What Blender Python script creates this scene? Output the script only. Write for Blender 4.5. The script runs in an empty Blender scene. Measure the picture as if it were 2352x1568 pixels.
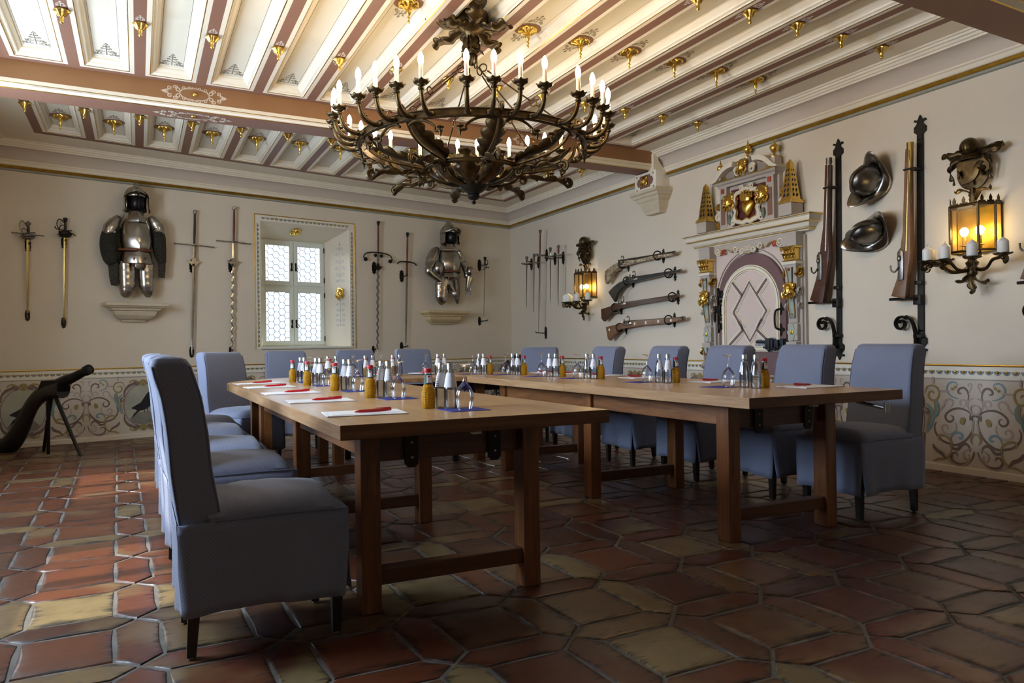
import bpy, bmesh, math, random
from mathutils import Vector, Matrix
from math import pi, sin, cos, radians, sqrt, atan2
random.seed(7)
SC = bpy.context.scene
COL = SC.collection
# ------------------------------------------------------------------ camera, world, lights, exposure
CAMP = Vector((-5.602, -11.302, 1.022)); CF = 1731.143
_yaw, _pit, _rol = radians(-26.383), radians(.305), radians(-.811)
CD = Vector((-sin(_yaw)*cos(_pit), cos(_yaw)*cos(_pit), sin(_pit)))
_r0 = Vector((cos(_yaw), sin(_yaw), 0)); _u0 = _r0.cross(CD)
CR = cos(_rol)*_r0 + sin(_rol)*_u0; CU = -sin(_rol)*_r0 + cos(_rol)*_u0
cam = bpy.data.cameras.new('camera'); camo = bpy.data.objects.new('camera', cam); COL.objects.link(camo)
cam.sensor_width = 36; cam.lens = CF/2352*36; cam.clip_start = .05; cam.clip_end = 200
camo.matrix_world = Matrix(((CR.x, CU.x, -CD.x, CAMP.x), (CR.y, CU.y, -CD.y, CAMP.y), (CR.z, CU.z, -CD.z, CAMP.z), (0, 0, 0, 1)))
SC.camera = camo
SC.view_settings.view_transform = 'Standard'; SC.view_settings.look = 'None'
SC.view_settings.gamma = 1; SC.view_settings.use_curve_mapping = False
SC.view_settings.exposure = 0.95
cy = SC.cycles
cy.use_denoising = True
try: cy.denoiser = 'OPENIMAGEDENOISE'
except Exception: pass
cy.max_bounces = 9; cy.diffuse_bounces = 5; cy.glossy_bounces = 4; cy.transmission_bounces = 6; cy.transparent_max_bounces = 16
cy.caustics_reflective = False; cy.caustics_refractive = False; cy.sample_clamp_indirect = 6
W = bpy.data.worlds.new('sky'); SC.world = W; W.use_nodes = True
_bg = W.node_tree.nodes['Background']; _bg.inputs[0].default_value = (.62, .78, 1, 1); _bg.inputs[1].default_value = 2.2
def lamp(name, kind, loc, energy, color, rot=None, **k):
    l = bpy.data.lights.new(name, kind); l.energy = energy; l.color = color
    for a, b in k.items(): setattr(l, a, b)
    o = bpy.data.objects.new(name, l); COL.objects.link(o); o.location = loc
    if rot: o.rotation_euler = rot
    return o
def look(v):  # rotation for a light shining along v
    return Vector(v).to_track_quat('-Z', 'Y').to_euler()
SUN = lamp('sun', 'SUN', (-12, -9, 9), 3.2, (1, .95, .86), look((.80, .10, -.82)), angle=radians(1.2))
# daylight at the windows of the left wall (room side x = -7.05) and at the window of the back wall
for wy, ww in ((-4.9, 1.3), (-7.6, 1.3)):
    lamp('window_daylight', 'AREA', (-7.32, wy, 1.85), 95, (.62, .78, 1.0), look((1, 0, -.10)), shape='RECTANGLE', size=1.6, size_y=ww)
lamp('window_daylight', 'AREA', (-4.9, .9, 3.3), 520, (.93, .97, 1.0), look((1.05, -2.2, -1.45)), shape='RECTANGLE', size=1.6, size_y=1.2)
# ------------------------------------------------------------------ photograph pixel -> point on a real plane
def ray(q): return CD + CR*((q[0]-1176)/CF) - CU*((q[1]-784)/CF)
def on_z(q, h):
    v = ray(q); return CAMP + v*((h-CAMP.z)/v.z)
BA = radians(14.055)                       # the back wall is skewed by 14 degrees
BD = Vector((-cos(BA), -sin(BA), 0)); BN = Vector((sin(BA), -cos(BA), 0))
def on_back(q, off=0.):                    # (x to the right along the wall, height)
    v = ray(q); P = CAMP + v*((BN*off-CAMP).dot(BN)/v.dot(BN)); return -P.dot(BD), P.z
def on_right(q, off=0.):
    v = ray(q); P = CAMP + v*((-off-CAMP.x)/v.x); return -P.y, P.z
# wall frames: local x to the right as seen, y into the wall, z up
def back_at(x, out, z): return -BD*x + BN*out + Vector((0, 0, z))
def right_at(x, out, z): return Vector((-out, -x, z))
RZ = {'back': BA, 'right': -pi/2}
AT = {'back': back_at, 'right': right_at}; ON = {'back': on_back, 'right': on_right}
# ------------------------------------------------------------------ materials
def lin(h):
    c = [int(h[i:i+2], 16)/255 for i in (0, 2, 4)]
    return tuple(x/12.92 if x <= .04045 else ((x+.055)/1.055)**2.4 for x in c)+(1,)
class NT:
    def __init__(s, m): s.t = m.node_tree; s.n = s.t.nodes; s.l = s.t.links
    def new(s, kind, **k):
        n = s.n.new('ShaderNode'+kind)
        for a, b in k.items():
            if a.startswith('i_'):
                key = a[2:]; key = int(key) if key.isdigit() else key
                if hasattr(b, 'is_output'): s.l.new(b, n.inputs[key])
                else: n.inputs[key].default_value = b
            else: setattr(n, a, b)
        return n
    def math(s, op, a, b=0., c=None):
        n = s.new('Math', operation=op, i_0=a, i_1=b)
        if c is not None:
            if hasattr(c, 'is_output'): s.l.new(c, n.inputs[2])
            else: n.inputs[2].default_value = c
        return n.outputs[0]
    def mix(s, f, a, b, t='MIX'):
        n = s.n.new('ShaderNodeMix'); n.data_type = 'RGBA'; n.blend_type = t
        for i, v in ((0, f), (6, a), (7, b)):
            if hasattr(v, 'is_output'): s.l.new(v, n.inputs[i])
            else: n.inputs[i].default_value = v
        return n.outputs[2]
    def ramp(s, f, stops):
        n = s.n.new('ShaderNodeValToRGB'); e = n.color_ramp.elements
        while len(e) < len(stops): e.new(.5)
        for x, (p, c) in zip(e, stops): x.position = p; x.color = c
        s.l.new(f, n.inputs[0]); return n.outputs[0]
MATS = {}
def mat(name, col, rough=.5, metal=0., noise=None, bump=None, spec=None, coord='Object', **k):
    """noise = (scale, amount, second colour); bump = (scale, strength)"""
    if name in MATS: return MATS[name]
    m = bpy.data.materials.new(name); m.use_nodes = True; t = NT(m); b = t.n['Principled BSDF']
    c = lin(col) if isinstance(col, str) else col
    b.inputs['Base Color'].default_value = c; b.inputs['Roughness'].default_value = rough; b.inputs['Metallic'].default_value = metal
    if spec is not None: b.inputs['Specular IOR Level'].default_value = spec
    for a, v in k.items(): b.inputs[a.replace('_', ' ')].default_value = v
    if noise or bump: tc = t.new('TexCoord').outputs[coord]
    if noise:
        sc, am, c2 = noise[:3]
        vec = tc
        if len(noise) > 3:
            vec = t.new('Mapping', i_0=tc, i_3=noise[3]).outputs[0]
        f = t.new('TexNoise', i_Vector=vec, i_Scale=sc, i_Detail=5.).outputs[0]
        f = t.math('MULTIPLY', t.ramp(f, [(.35, (0, 0, 0, 1)), (.65, (1, 1, 1, 1))]), am)
        t.l.new(t.mix(f, c, lin(c2)), b.inputs['Base Color'])
    if bump:
        f = t.new('TexNoise', i_Vector=tc, i_Scale=bump[0], i_Detail=4.).outputs[0]
        t.l.new(t.new('Bump', i_Strength=bump[1], i_Distance=.01, i_Height=f).outputs[0], b.inputs['Normal'])
    MATS[name] = m; return m
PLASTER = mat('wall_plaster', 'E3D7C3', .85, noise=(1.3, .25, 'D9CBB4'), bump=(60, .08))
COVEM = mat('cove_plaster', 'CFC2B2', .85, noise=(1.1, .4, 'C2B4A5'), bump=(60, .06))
CREAM = mat('cream_paint', 'EADFC9', .55)
PANEL = mat('ceiling_panel_paint', 'E6DEC9', .7, noise=(2., .3, 'DDD3BE'))
WHITE = mat('white_paint', 'F0E9D9', .5)
BROWN = mat('brown_paint', '8A6350', .6, noise=(9, .25, '7E5946'))
BEAMC = mat('beam_brown_paint', '966B43', .6, noise=(5, .3, '8A6040'))
GOLD = mat('gilding', 'E8C468', .30, 1., noise=(30, .3, 'C99A40'), bump=(45, .12))
GOLDD = mat('dull_gilding', 'A9852F', .4, 1., noise=(14, .5, 'C9A352'))
GREYP = mat('grey_paint', '9D9D90', .6)
TEAL = mat('teal_paint', '6E8E93', .6)
TEALD = mat('dark_teal_paint', '5C7880', .6)
ORN_M = mat('mauve_paint', '7C6860', .7); ORN_L = mat('pale_mauve_paint', 'BBAAA2', .7); ORN_G = mat('ochre_paint', 'A08E58', .6); ORN_B = mat('blue_grey_paint', '7FA0A8', .7)
LEADM = mat('lead_came', '5A5E66', .5, .6)
IRON = mat('wrought_iron', '25231F', .48, .75, noise=(25, .5, '3A352C'), bump=(40, .2))
IRONB = mat('bronzed_iron', '3E3222', .38, .85, noise=(14, .6, '6E5A36'), bump=(30, .2))
STEEL = mat('polished_steel', 'B9B4AB', .24, 1., noise=(9, .5, '7E7972'))
STEELD = mat('dark_steel', '8A867F', .34, 1., noise=(14, .6, '5B5750'), bump=(40, .08))
# ------------------------------------------------------------------ mesh builder
class MB:
    def __init__(s): s.bm = bmesh.new(); s.mi = 0; s.T = Matrix(); s.uv = None
    def v(s, p): return s.bm.verts.new(s.T @ Vector(p))
    def f(s, vs):
        try: f = s.bm.faces.new(vs)
        except ValueError: return None
        f.material_index = s.mi; return f
    def box(s, x0, x1, y0, y1, z0, z1, bev=0.):
        P = [(x, y, z) for z in (z0, z1) for y in (y0, y1) for x in (x0, x1)]
        V = [s.v(p) for p in P]
        F = [s.f([V[i] for i in q]) for q in ((0, 2, 3, 1), (4, 5, 7, 6), (0, 1, 5, 4), (2, 6, 7, 3), (0, 4, 6, 2), (1, 3, 7, 5))]
        if bev: bmesh.ops.bevel(s.bm, geom=list({e for f in F for e in f.edges}), offset=bev, segments=2, affect='EDGES', profile=.5)
        return s
    def prism(s, pts, y0, y1, bev=0., plane='xz'):
        def p3(a, b, d): return {'xz': (a, d, b), 'xy': (a, b, d), 'yz': (d, a, b)}[plane]
        A = [s.v(p3(a, b, y0)) for a, b in pts]; B = [s.v(p3(a, b, y1)) for a, b in pts]; n = len(pts)
        F = [s.f(A[::-1]), s.f(B)]
        for i in range(n): F.append(s.f([A[i], A[(i+1) % n], B[(i+1) % n], B[i]]))
        if bev:
            es = [e for f in F[:1] if f for e in f.edges] + [e for f in F[1:2] if f for e in f.edges]
            bmesh.ops.bevel(s.bm, geom=list(set(es)), offset=bev, segments=2, affect='EDGES', profile=.5)
        return s
    def loft(s, rings, cap=True, close=True, uv=False):
        R = [[s.v(p) for p in r] for r in rings]; n = len(R[0])
        if uv and s.uv is None: s.uv = s.bm.loops.layers.uv.new('UVMap')
        vl = 0.
        for a in range(len(R)-1):
            ul = 0.; dv = (R[a+1][0].co-R[a][0].co).length
            for i in range(n if close else n-1):
                j = (i+1) % n; du = (R[a][j].co-R[a][i].co).length
                f = s.f([R[a][i], R[a][j], R[a+1][j], R[a+1][i]])
                if uv and f:
                    for lp, c in zip(f.loops, ((ul, vl), (ul+du, vl), (ul+du, vl+dv), (ul, vl+dv))): lp[s.uv].uv = c
                ul += du
            vl += dv
        if cap and close: s.f(R[0][::-1]); s.f(R[-1])
        return s
    def lathe(s, prof, seg=16, o=(0, 0, 0), ax='z', a0=0., a1=2*pi, sx=1., sy=1., cap=False):
        full = abs(a1-a0-2*pi) < 1e-6; o = Vector(o); rings = []
        for r, z in prof:
            ring = []
            for i in range(seg if full else seg+1):
                a = a0+(a1-a0)*i/seg; x, y = max(r, 1e-4)*cos(a)*sx, max(r, 1e-4)*sin(a)*sy
                ring.append(o+Vector({'z': (x, y, z), 'y': (x, z, y), 'x': (z, x, y)}[ax]))
            rings.append(ring)
        return s.loft(rings, cap=full and cap, close=full)
    def sphere(s, c, rx, ry=None, rz=None, seg=12, n=7):
        ry = ry or rx; rz = rz or rx
        return s.lathe([(sin(pi*i/n), -cos(pi*i/n)*rz) for i in range(n+1)], seg, c, sx=rx, sy=ry)
    def tube(s, pts, r, seg=8, cap=True, flat=1., up=None):
        pts = [Vector(p) for p in pts]; n = len(pts)
        rad = r if hasattr(r, '__len__') else [r]*n
        rings = []; N = None
        for i, p in enumerate(pts):
            t = (pts[min(i+1, n-1)]-pts[max(i-1, 0)]).normalized()
            if N is None:
                u = Vector(up) if up else (Vector((0, 0, 1)) if abs(t.z) < .9 else Vector((1, 0, 0)))
                N = (u-t*u.dot(t)).normalized()
            else: N = (N-t*N.dot(t)).normalized()
            B = t.cross(N)
            rings.append([p+N*(rad[i]*cos(2*pi*k/seg)*flat)+B*(rad[i]*sin(2*pi*k/seg)) for k in range(seg)])
        return s.loft(rings, cap)
    def strip(s, pts, w, y=0., th=.002, plane='xz'):
        """flat ribbon along a 2D polyline, w = half width(s)"""
        n = len(pts); w = w if hasattr(w, '__len__') else [w]*n
        L, R = [], []
        for i, p in enumerate(pts):
            a, b = pts[max(i-1, 0)], pts[min(i+1, n-1)]; dx, dz = b[0]-a[0], b[1]-a[1]; d = sqrt(dx*dx+dz*dz) or 1
            L.append((p[0]-dz/d*w[i], p[1]+dx/d*w[i])); R.append((p[0]+dz/d*w[i], p[1]-dx/d*w[i]))
        P = {'xz': lambda a, d: (a[0], d, a[1]), 'xy': lambda a, d: (a[0], a[1], d)}[plane]
        s.loft([[P(l, y), P(r, y), P(r, y-th), P(l, y-th)] for l, r in zip(L, R)])
        return s
    def leaf(s, spine, side, w, n_lobe=4, fold=.25, nrm=None, cut=.45):
        """acanthus leaf: lobed sheet along a 3D spine; side = sideways vector"""
        spine = [Vector(p) for p in spine]; sd = Vector(side).normalized(); n = len(spine)
        m = 40; rows = []
        for i in range(m+1):
            t = i/m; k = min(int(t*(n-1)), n-2); f = t*(n-1)-k
            p = spine[k].lerp(spine[k+1], f); tg = (spine[k+1]-spine[k]).normalized()
            nn = tg.cross(sd).normalized()
            env = sin(pi*min(.06+t*.94, 1)**.8)**.75
            lob = 1-cut*(1-abs(sin(pi*t*n_lobe)))**1.3
            ww = w*env*lob*(1 if t < .985 else .2)
            push = tg*(ww*.35)
            rows.append([p+sd*ww*a+nn*(abs(a)**1.5*ww*fold)+push*abs(a) for a in (-1, -.5, 0, .5, 1)])
        return s.loft(rows, cap=False, close=False)
    def build(s, name, m, parent=None, smooth=35, solid=0., sub=0):
        me = bpy.data.meshes.new(name)
        bmesh.ops.recalc_face_normals(s.bm, faces=s.bm.faces)
        s.bm.to_mesh(me); s.bm.free()
        for x in (m if isinstance(m, (list, tuple)) else [m]): me.materials.append(x)
        o = bpy.data.objects.new(name, me); COL.objects.link(o)
        if parent: o.parent = parent
        if smooth:
            me.shade_smooth()
            if smooth < 180: me.set_sharp_from_angle(angle=radians(smooth))
        if solid:
            md = o.modifiers.new('thick', 'SOLIDIFY'); md.thickness = solid; md.offset = 0
        if sub:
            md = o.modifiers.new('sub', 'SUBSURF'); md.levels = sub; md.render_levels = sub
        return o
def empty(name, loc=(0, 0, 0), rz=0., label=None, cat=None, group=None, kind=None, rot=None):
    o = bpy.data.objects.new(name, None); COL.objects.link(o); o.location = loc
    o.rotation_euler = rot if rot else (0, 0, rz); o.empty_display_size = .05
    return tag(o, label, cat, group, kind)
def tag(o, label=None, cat=None, group=None, kind=None):
    if label: o['label'] = label
    if cat: o['category'] = cat
    if group: o['group'] = group
    if kind: o['kind'] = kind
    return o
def dup(o, loc=None, rz=None, label=None, rot=None):
    def rec(a, par):
        c = a.copy(); COL.objects.link(c)
        if par: c.parent = par
        for ch in a.children: rec(ch, c)
        return c
    c = rec(o, None)
    if loc is not None: c.location = loc
    if rz is not None: c.rotation_euler = (0, 0, rz)
    if rot is not None: c.rotation_euler = rot
    if label: c['label'] = label
    return c
def struct(o): o['kind'] = 'structure'; return o
def ell(c, u, v, ru, rv, n=16, e=2., a0=0.):
    """superellipse ring around c in the plane of u, v"""
    c, u, v = Vector(c), Vector(u), Vector(v); out = []
    for i in range(n):
        a = a0+2*pi*i/n; x, y = cos(a), sin(a)
        out.append(c+u*(ru*math.copysign(abs(x)**(2/e), x))+v*(rv*math.copysign(abs(y)**(2/e), y)))
    return out
def rrect(c, u, v, ru, rv, r, k=4):
    c, u, v = Vector(c), Vector(u), Vector(v); out = []
    for sx, sy, a0 in ((1, 1, 0), (-1, 1, 90), (-1, -1, 180), (1, -1, 270)):
        for i in range(k+1):
            a = radians(a0+90*i/k); out.append(c+u*(sx*(ru-r)+r*cos(a))+v*(sy*(rv-r)+r*sin(a)))
    return out
X, Y, Z = Vector((1, 0, 0)), Vector((0, 1, 0)), Vector((0, 0, 1))
def spiral(cx, cz, r0, r1, a0, turns, n=22):
    return [(cx+(r0+(r1-r0)*i/n)*cos(a0+turns*2*pi*i/n), cz+(r0+(r1-r0)*i/n)*sin(a0+turns*2*pi*i/n)) for i in range(n+1)]
def smooth(pts, k=6):
    """Catmull-Rom through 2D/3D points"""
    out = []; n = len(pts); d = len(pts[0])
    for i in range(n-1):
        p0, p1, p2, p3 = pts[max(i-1, 0)], pts[i], pts[i+1], pts[min(i+2, n-1)]
        for j in range(k):
            t = j/k
            out.append(tuple(.5*(2*p1[c]+(p2[c]-p0[c])*t+(2*p0[c]-5*p1[c]+4*p2[c]-p3[c])*t*t+(3*p1[c]-p0[c]-3*p2[c]+p3[c])*t**3) for c in range(d)))
    out.append(tuple(pts[-1])); return out
# ------------------------------------------------------------------ room shell
XL, YF, ZC = -7.05, -13.2, 3.27
TOPW = 3.5
def wall_y(x): return x*math.tan(BA)        # back wall plane
BL = -XL/cos(BA)                            # length of the back wall
# floor: terracotta squares framed by pointed hexagons, every tile slightly uneven
def floor_material():
    m = bpy.data.materials.new('terracotta_tile'); m.use_nodes = True; t = NT(m); b = t.n['Principled BSDF']
    tc = t.new('TexCoord').outputs['Object']
    at = t.new('Attribute', attribute_name='tile')
    sp = t.new('SeparateColor', i_0=at.outputs['Color']); r, g, bb = sp.outputs
    base = t.ramp(r, [(0., lin('4A2818')), (.25, lin('5E321E')), (.5, lin('6C3C25')), (.72, lin('53301E')), (.86, lin('73593B')), (1., lin('85744F'))])
    ofs = t.new('CombineXYZ', i_0=t.math('MULTIPLY', r, 37.), i_1=t.math('MULTIPLY', g, 53.), i_2=t.math('MULTIPLY', bb, 11.)).outputs[0]
    v = t.new('VectorMath', operation='ADD', i_0=tc, i_1=ofs).outputs[0]
    n1 = t.new('TexNoise', i_Vector=v, i_Scale=5., i_Detail=8., i_Roughness=.62).outputs[0]
    n2 = t.new('TexNoise', i_Vector=t.new('Mapping', i_0=v, i_3=(4., 22., 1.)).outputs[0], i_Scale=1.6, i_Detail=7., i_Roughness=.7).outputs[0]
    n3 = t.new('TexNoise', i_Vector=v, i_Scale=2.2, i_Detail=3.).outputs[0]
    worn = t.math('MULTIPLY', t.ramp(n3, [(.5, (0, 0, 0, 1)), (.66, (1, 1, 1, 1))]), t.ramp(g, [(.45, (0, 0, 0, 1)), (.9, (.9, .9, .9, 1))]))
    c = t.mix(worn, base, lin('837450'))
    c = t.mix(t.math('MULTIPLY', t.ramp(n1, [(.35, (0, 0, 0, 1)), (.7, (1, 1, 1, 1))]), .45), c, lin('3E2014'))
    edge = t.new('Attribute', attribute_name='edge').outputs['Fac']
    dk = t.math('ADD', n2, t.math('MULTIPLY', edge, .17))
    dirt = t.math('MULTIPLY', t.ramp(dk, [(.6, (0, 0, 0, 1)), (.74, (1, 1, 1, 1))]), .85)
    c = t.mix(dirt, c, lin('15100B'))
    t.l.new(c, b.inputs['Base Color'])
    ro = t.math('ADD', t.math('MULTIPLY', n1, .28), .20)
    t.l.new(t.math('ADD', ro, t.math('MULTIPLY', dirt, .15)), b.inputs['Roughness'])
    b.inputs['Specular IOR Level'].default_value = .5
    h = t.math('ADD', t.math('MULTIPLY', n1, .7), t.math('MULTIPLY', n2, .3))
    t.l.new(t.new('Bump', i_Strength=.22, i_Distance=.006, i_Height=h).outputs[0], b.inputs['Normal'])
    return m
GROUT = mat('cement_grout', '6F6A62', .8, noise=(9, .7, '4A453D'), bump=(50, .3))
def build_floor():
    bm = bmesh.new(); cl = bm.loops.layers.float_color.new('tile'); el = bm.verts.layers.float.new('edge')
    px, py, w = .4487, .490, .15; x0, y0, ra = -5.606, -8.557, radians(1.2)
    rnd = random.Random(3)
    def out(p): return p[0]*cos(ra)-p[1]*sin(ra)+x0, p[0]*sin(ra)+p[1]*cos(ra)+y0
    def tile(pts):
        cx = sum(p[0] for p in pts)/len(pts); cyy = sum(p[1] for p in pts)/len(pts)
        wx, wyy = out((cx, cyy))
        if wx < XL-.2 or wx > .2 or wyy < -12.6 or wyy > wall_y(wx)+.25: return
        tx, ty, tz = rnd.uniform(-.006, .006), rnd.uniform(-.006, .006), rnd.uniform(-.0008, 0)
        c = (rnd.random(), rnd.random(), rnd.random(), 1)
        def ring(g, z):
            R = []
            for p in pts:
                d = (p[0]-cx, p[1]-cyy); L = sqrt(d[0]**2+d[1]**2); k = 1-g/L*1.25
                q = out((cx+d[0]*k, cyy+d[1]*k)); R.append(bm.verts.new((q[0], q[1], z+d[0]*tx+d[1]*ty+tz)))
            return R
        # subdivide the outline so that the tile edges are softly uneven
        P = []
        for i, p in enumerate(pts):
            q = pts[(i+1) % len(pts)]; n = 3
            for k in range(n):
                f = k/n; j = 0 if k == 0 else rnd.uniform(-.0025, .0025)
                P.append((p[0]+(q[0]-p[0])*f+j, p[1]+(q[1]-p[1])*f+j))
        pts = P
        A, B, C = ring(.007, -.006), ring(.011, -.0012), ring(.020, 0.)
        D = ring(.055, 0.0004)
        for v in A+B: v[el] = 1.
        for v in C: v[el] = .8
        n = len(pts)
        for Q, R in ((A, B), (B, C), (C, D)):
            for i in range(n):
                f = bm.faces.new((Q[i], Q[(i+1) % n], R[(i+1) % n], R[i]))
                for l in f.loops: l[cl] = c
        f = bm.faces.new(D)
        for l in f.loops: l[cl] = c
    hx, hy = w/2*px/.449, w/2
    for i in range(-5, 14):
        for j in range(-10, 18):
            X0, Y0 = i*px, j*py
            tile([(X0+hx, Y0+hy), (X0+px-hx, Y0+hy), (X0+px-hx, Y0+py-hy), (X0+hx, Y0+py-hy)])
            tile([(X0, Y0), (X0+hx, Y0+hy), (X0+hx, Y0+py-hy), (X0, Y0+py), (X0-hx, Y0+py-hy), (X0-hx, Y0+hy)])
            tile([(X0, Y0), (X0+hx, Y0-hy), (X0+px-hx, Y0-hy), (X0+px, Y0), (X0+px-hx, Y0+hy), (X0+hx, Y0+hy)])
    g = [bm.verts.new(p) for p in ((XL-.3, YF, -.006), (.3, YF, -.006), (.3, .3, -.006), (XL-.3, .3, -.006))]
    f = bm.faces.new(g); f.material_index = 1
    me = bpy.data.meshes.new('floor'); bmesh.ops.recalc_face_normals(bm, faces=bm.faces); bm.to_mesh(me); bm.free()
    me.materials.append(floor_material()); me.materials.append(GROUT)
    o = bpy.data.objects.new('floor', me); COL.objects.link(o); me.shade_smooth(); me.set_sharp_from_angle(angle=radians(40))
    return struct(o)
build_floor()
# walls: back wall with the deep window opening, right wall, left wall with three daylight openings, front wall
OPX0, OPX1, OPZ0, OPZ1 = -4.29, -3.0, 1.04, 2.70        # opening on the room face
FRX0, FRX1, FRZ0, FRZ1, FRD = -4.19, -3.19, 1.05, 2.52, .45   # window frame at the depth of the reveal
def holed(mb, x0, x1, z0, z1, holes, P):
    xs = sorted({x0, x1, *[h[0] for h in holes], *[h[1] for h in holes]}); zs = sorted({z0, z1, *[h[2] for h in holes], *[h[3] for h in holes]})
    for a, b in zip(xs, xs[1:]):
        for c, d in zip(zs, zs[1:]):
            mx, mz = (a+b)/2, (c+d)/2
            if any(h[0] < mx < h[1] and h[2] < mz < h[3] for h in holes): continue
            mb.f([mb.v(P(*q)) for q in ((a, c), (b, c), (b, d), (a, d))])
mb = MB()
holed(mb, -BL-.3, .02, -.01, TOPW, [(OPX0, OPX1, OPZ0, OPZ1)], lambda a, c: (a, 0, c))
F = [(OPX0, 0, OPZ0), (OPX1, 0, OPZ0), (OPX1, 0, OPZ1), (OPX0, 0, OPZ1)]
G = [(FRX0, FRD, FRZ0), (FRX1, FRD, FRZ0), (FRX1, FRD, FRZ1), (FRX0, FRD, FRZ1)]
for i in range(4):
    j = (i+1) % 4; H = [(p[0], .62, p[2]) for p in G]
    mb.f([mb.v(p) for p in (F[i], F[j], G[j], G[i])]); mb.f([mb.v(p) for p in (G[i], G[j], H[j], H[i])])
wb = struct(mb.build('wall_back', PLASTER, smooth=0)); wb.rotation_euler = (0, 0, BA)
mb = MB(); mb.f([mb.v(p) for p in ((0, .05, -.01), (0, YF, -.01), (0, YF, TOPW), (0, .05, TOPW))])
struct(mb.build('wall_right', PLASTER, smooth=0))
mb = MB(); LW = [(-5.55, -4.25, 1.05, 2.65), (-8.25, -6.95, 1.05, 2.65)]
holed(mb, YF, wall_y(XL)+.05, -.01, TOPW, LW, lambda a, c: (XL, a, c))
for a, b, c, d in LW:
    q = [(a, c), (b, c), (b, d), (a, d)]
    for i in range(4): mb.f([mb.v(p) for p in ((XL, *q[i]), (XL, *q[(i+1) % 4]), (XL-.45, *q[(i+1) % 4]), (XL-.45, *q[i]))])
struct(mb.build('wall_left', PLASTER, smooth=0))
mb = MB(); mb.f([mb.v(p) for p in ((XL, YF, -.01), (0, YF, -.01), (0, YF, TOPW), (XL, YF, TOPW))])
struct(mb.build('wall_front', PLASTER, smooth=0))
# simple cross frames in the unseen left openings (they break up the daylight and the sun patch)
for n, (a, b, c, d) in enumerate(LW):
    mb = MB(); x0, x1 = XL-.30, XL-.25; m = (a+b)/2
    for y0, y1, z0, z1 in ((a, a+.08, c, d), (b-.08, b, c, d), (a, b, c, c+.08), (a, b, d-.08, d), (m-.05, m+.05, c, d), (a, b, c+.95, c+1.05)): mb.box(x0, x1, y0, y1, z0, z1)
    struct(mb.build('window_%d' % (n+2), WHITE))
# ceiling: brown rib grid, coffers, cream margin, roof slab
def inset(poly, d):
    out = []; n = len(poly)
    for i in range(n):
        a, b, c = Vector(poly[i-1]), Vector(poly[i]), Vector(poly[(i+1) % n])
        e, f = (b-a).normalized(), (c-b).normalized(); n1, n2 = Vector((-e.y, e.x)), Vector((-f.y, f.x))
        k = (n1+n2); k /= max(1+n1.dot(n2), .2); out.append(tuple(b+k*d))
    return out
RX = [-.474-.463*k for k in range(14)]           # centre lines of the ribs
def beam_y(x): return -4.16+.0485*(x+.43)        # front face of the beam
def beam_k(x): return beam_y(x)+.345
def beam2_y(x): return -8.55+.0485*(x+.43)
def bordb(x): return wall_y(x)-.60               # outer edge of the border strip along the back wall
def bora(x): return beam_y(x)-.065
def borc(x): return beam2_y(x)+.065
ceil = struct(MB().build('ceiling', BROWN)) if False else None
mb = MB(); xa, xb = RX[-1]-.04, RX[0]+.04
def quad(mb, x0, x1, f0, f1, z): mb.f([mb.v((x0, f0(x0), z)), mb.v((x1, f0(x1), z)), mb.v((x1, f1(x1), z)), mb.v((x0, f1(x0), z))])
for x in RX:
    quad(mb, x-.04, x+.04, borc, bora, ZC); quad(mb, x-.04, x+.04, lambda q: beam_k(q)-.2, lambda q: bordb(q)-.085, ZC)
quad(mb, xa, xb, bora, lambda q: beam_y(q)+.1, ZC); quad(mb, xa, xb, lambda q: beam2_y(q)-.1, borc, ZC)
quad(mb, xa, xb, lambda q: bordb(q)-.085, bordb, ZC)
quad(mb, xa, xb, lambda q: YF+.5, lambda q: beam2_y(q)-.1, ZC)
mb.mi = 1
M = lambda q: beam_y(q)+.2
for x0, x1 in ((XL-.1, xa), (xb, .1)): quad(mb, x0, x1, lambda q: YF, bordb, ZC)
quad(mb, XL-.1, .1, bordb, lambda q: wall_y(q)+.1, ZC)
mb.mi = 2; mb.f([mb.v(p) for p in ((XL-.6, YF-.1, 3.6), (.6, YF-.1, 3.6), (.6, .9, 3.6), (XL-.6, .9, 3.6))])
ceiling = struct(mb.build('ceiling', [BROWN, CREAM, PLASTER], smooth=0))
LINEM = mat('dark_line_paint', '6E5B48', .7)
def coffer(poly):
    mb = MB(); prev = None
    steps = [(0, ZC, 0), (.032, ZC, 1), (.039, ZC+.003, 2), (.045, ZC+.012, 0), (.060, ZC+.018, 0), (.064, ZC+.03, 0), (.085, ZC+.05, 0), (.088, ZC+.065, 0), (.102, ZC+.07, 3), (.105, ZC+.07, 4)]
    rings = [[(p[0], p[1], z) for p in inset(poly, d)] for d, z, _ in steps]
    vs = [[mb.v(p) for p in r] for r in rings]
    ms = [0, 1, 0, 0, 0, 0, 0, 0, 2]
    for k in range(len(vs)-1):
        mb.mi = ms[k]
        for i in range(4): mb.f([vs[k][i], vs[k][(i+1) % 4], vs[k+1][(i+1) % 4], vs[k+1][i]])
    mb.mi = 3; mb.f(vs[-1])
    return mb.build('coffer_panel', [CREAM, GOLD, LINEM, PANEL], ceiling, smooth=0)
for k in range(13):
    x1, x0 = RX[k]-.04, RX[k+1]+.04
    coffer([(x0, borc(x0)), (x1, borc(x1)), (x1, bora(x1)), (x0, bora(x0))])
    kb = lambda q: beam_k(q)-.15; bb = lambda q: bordb(q)-.085
    coffer([(x0, kb(x0)), (x1, kb(x1)), (x1, bb(x1)), (x0, bb(x0))])
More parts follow.
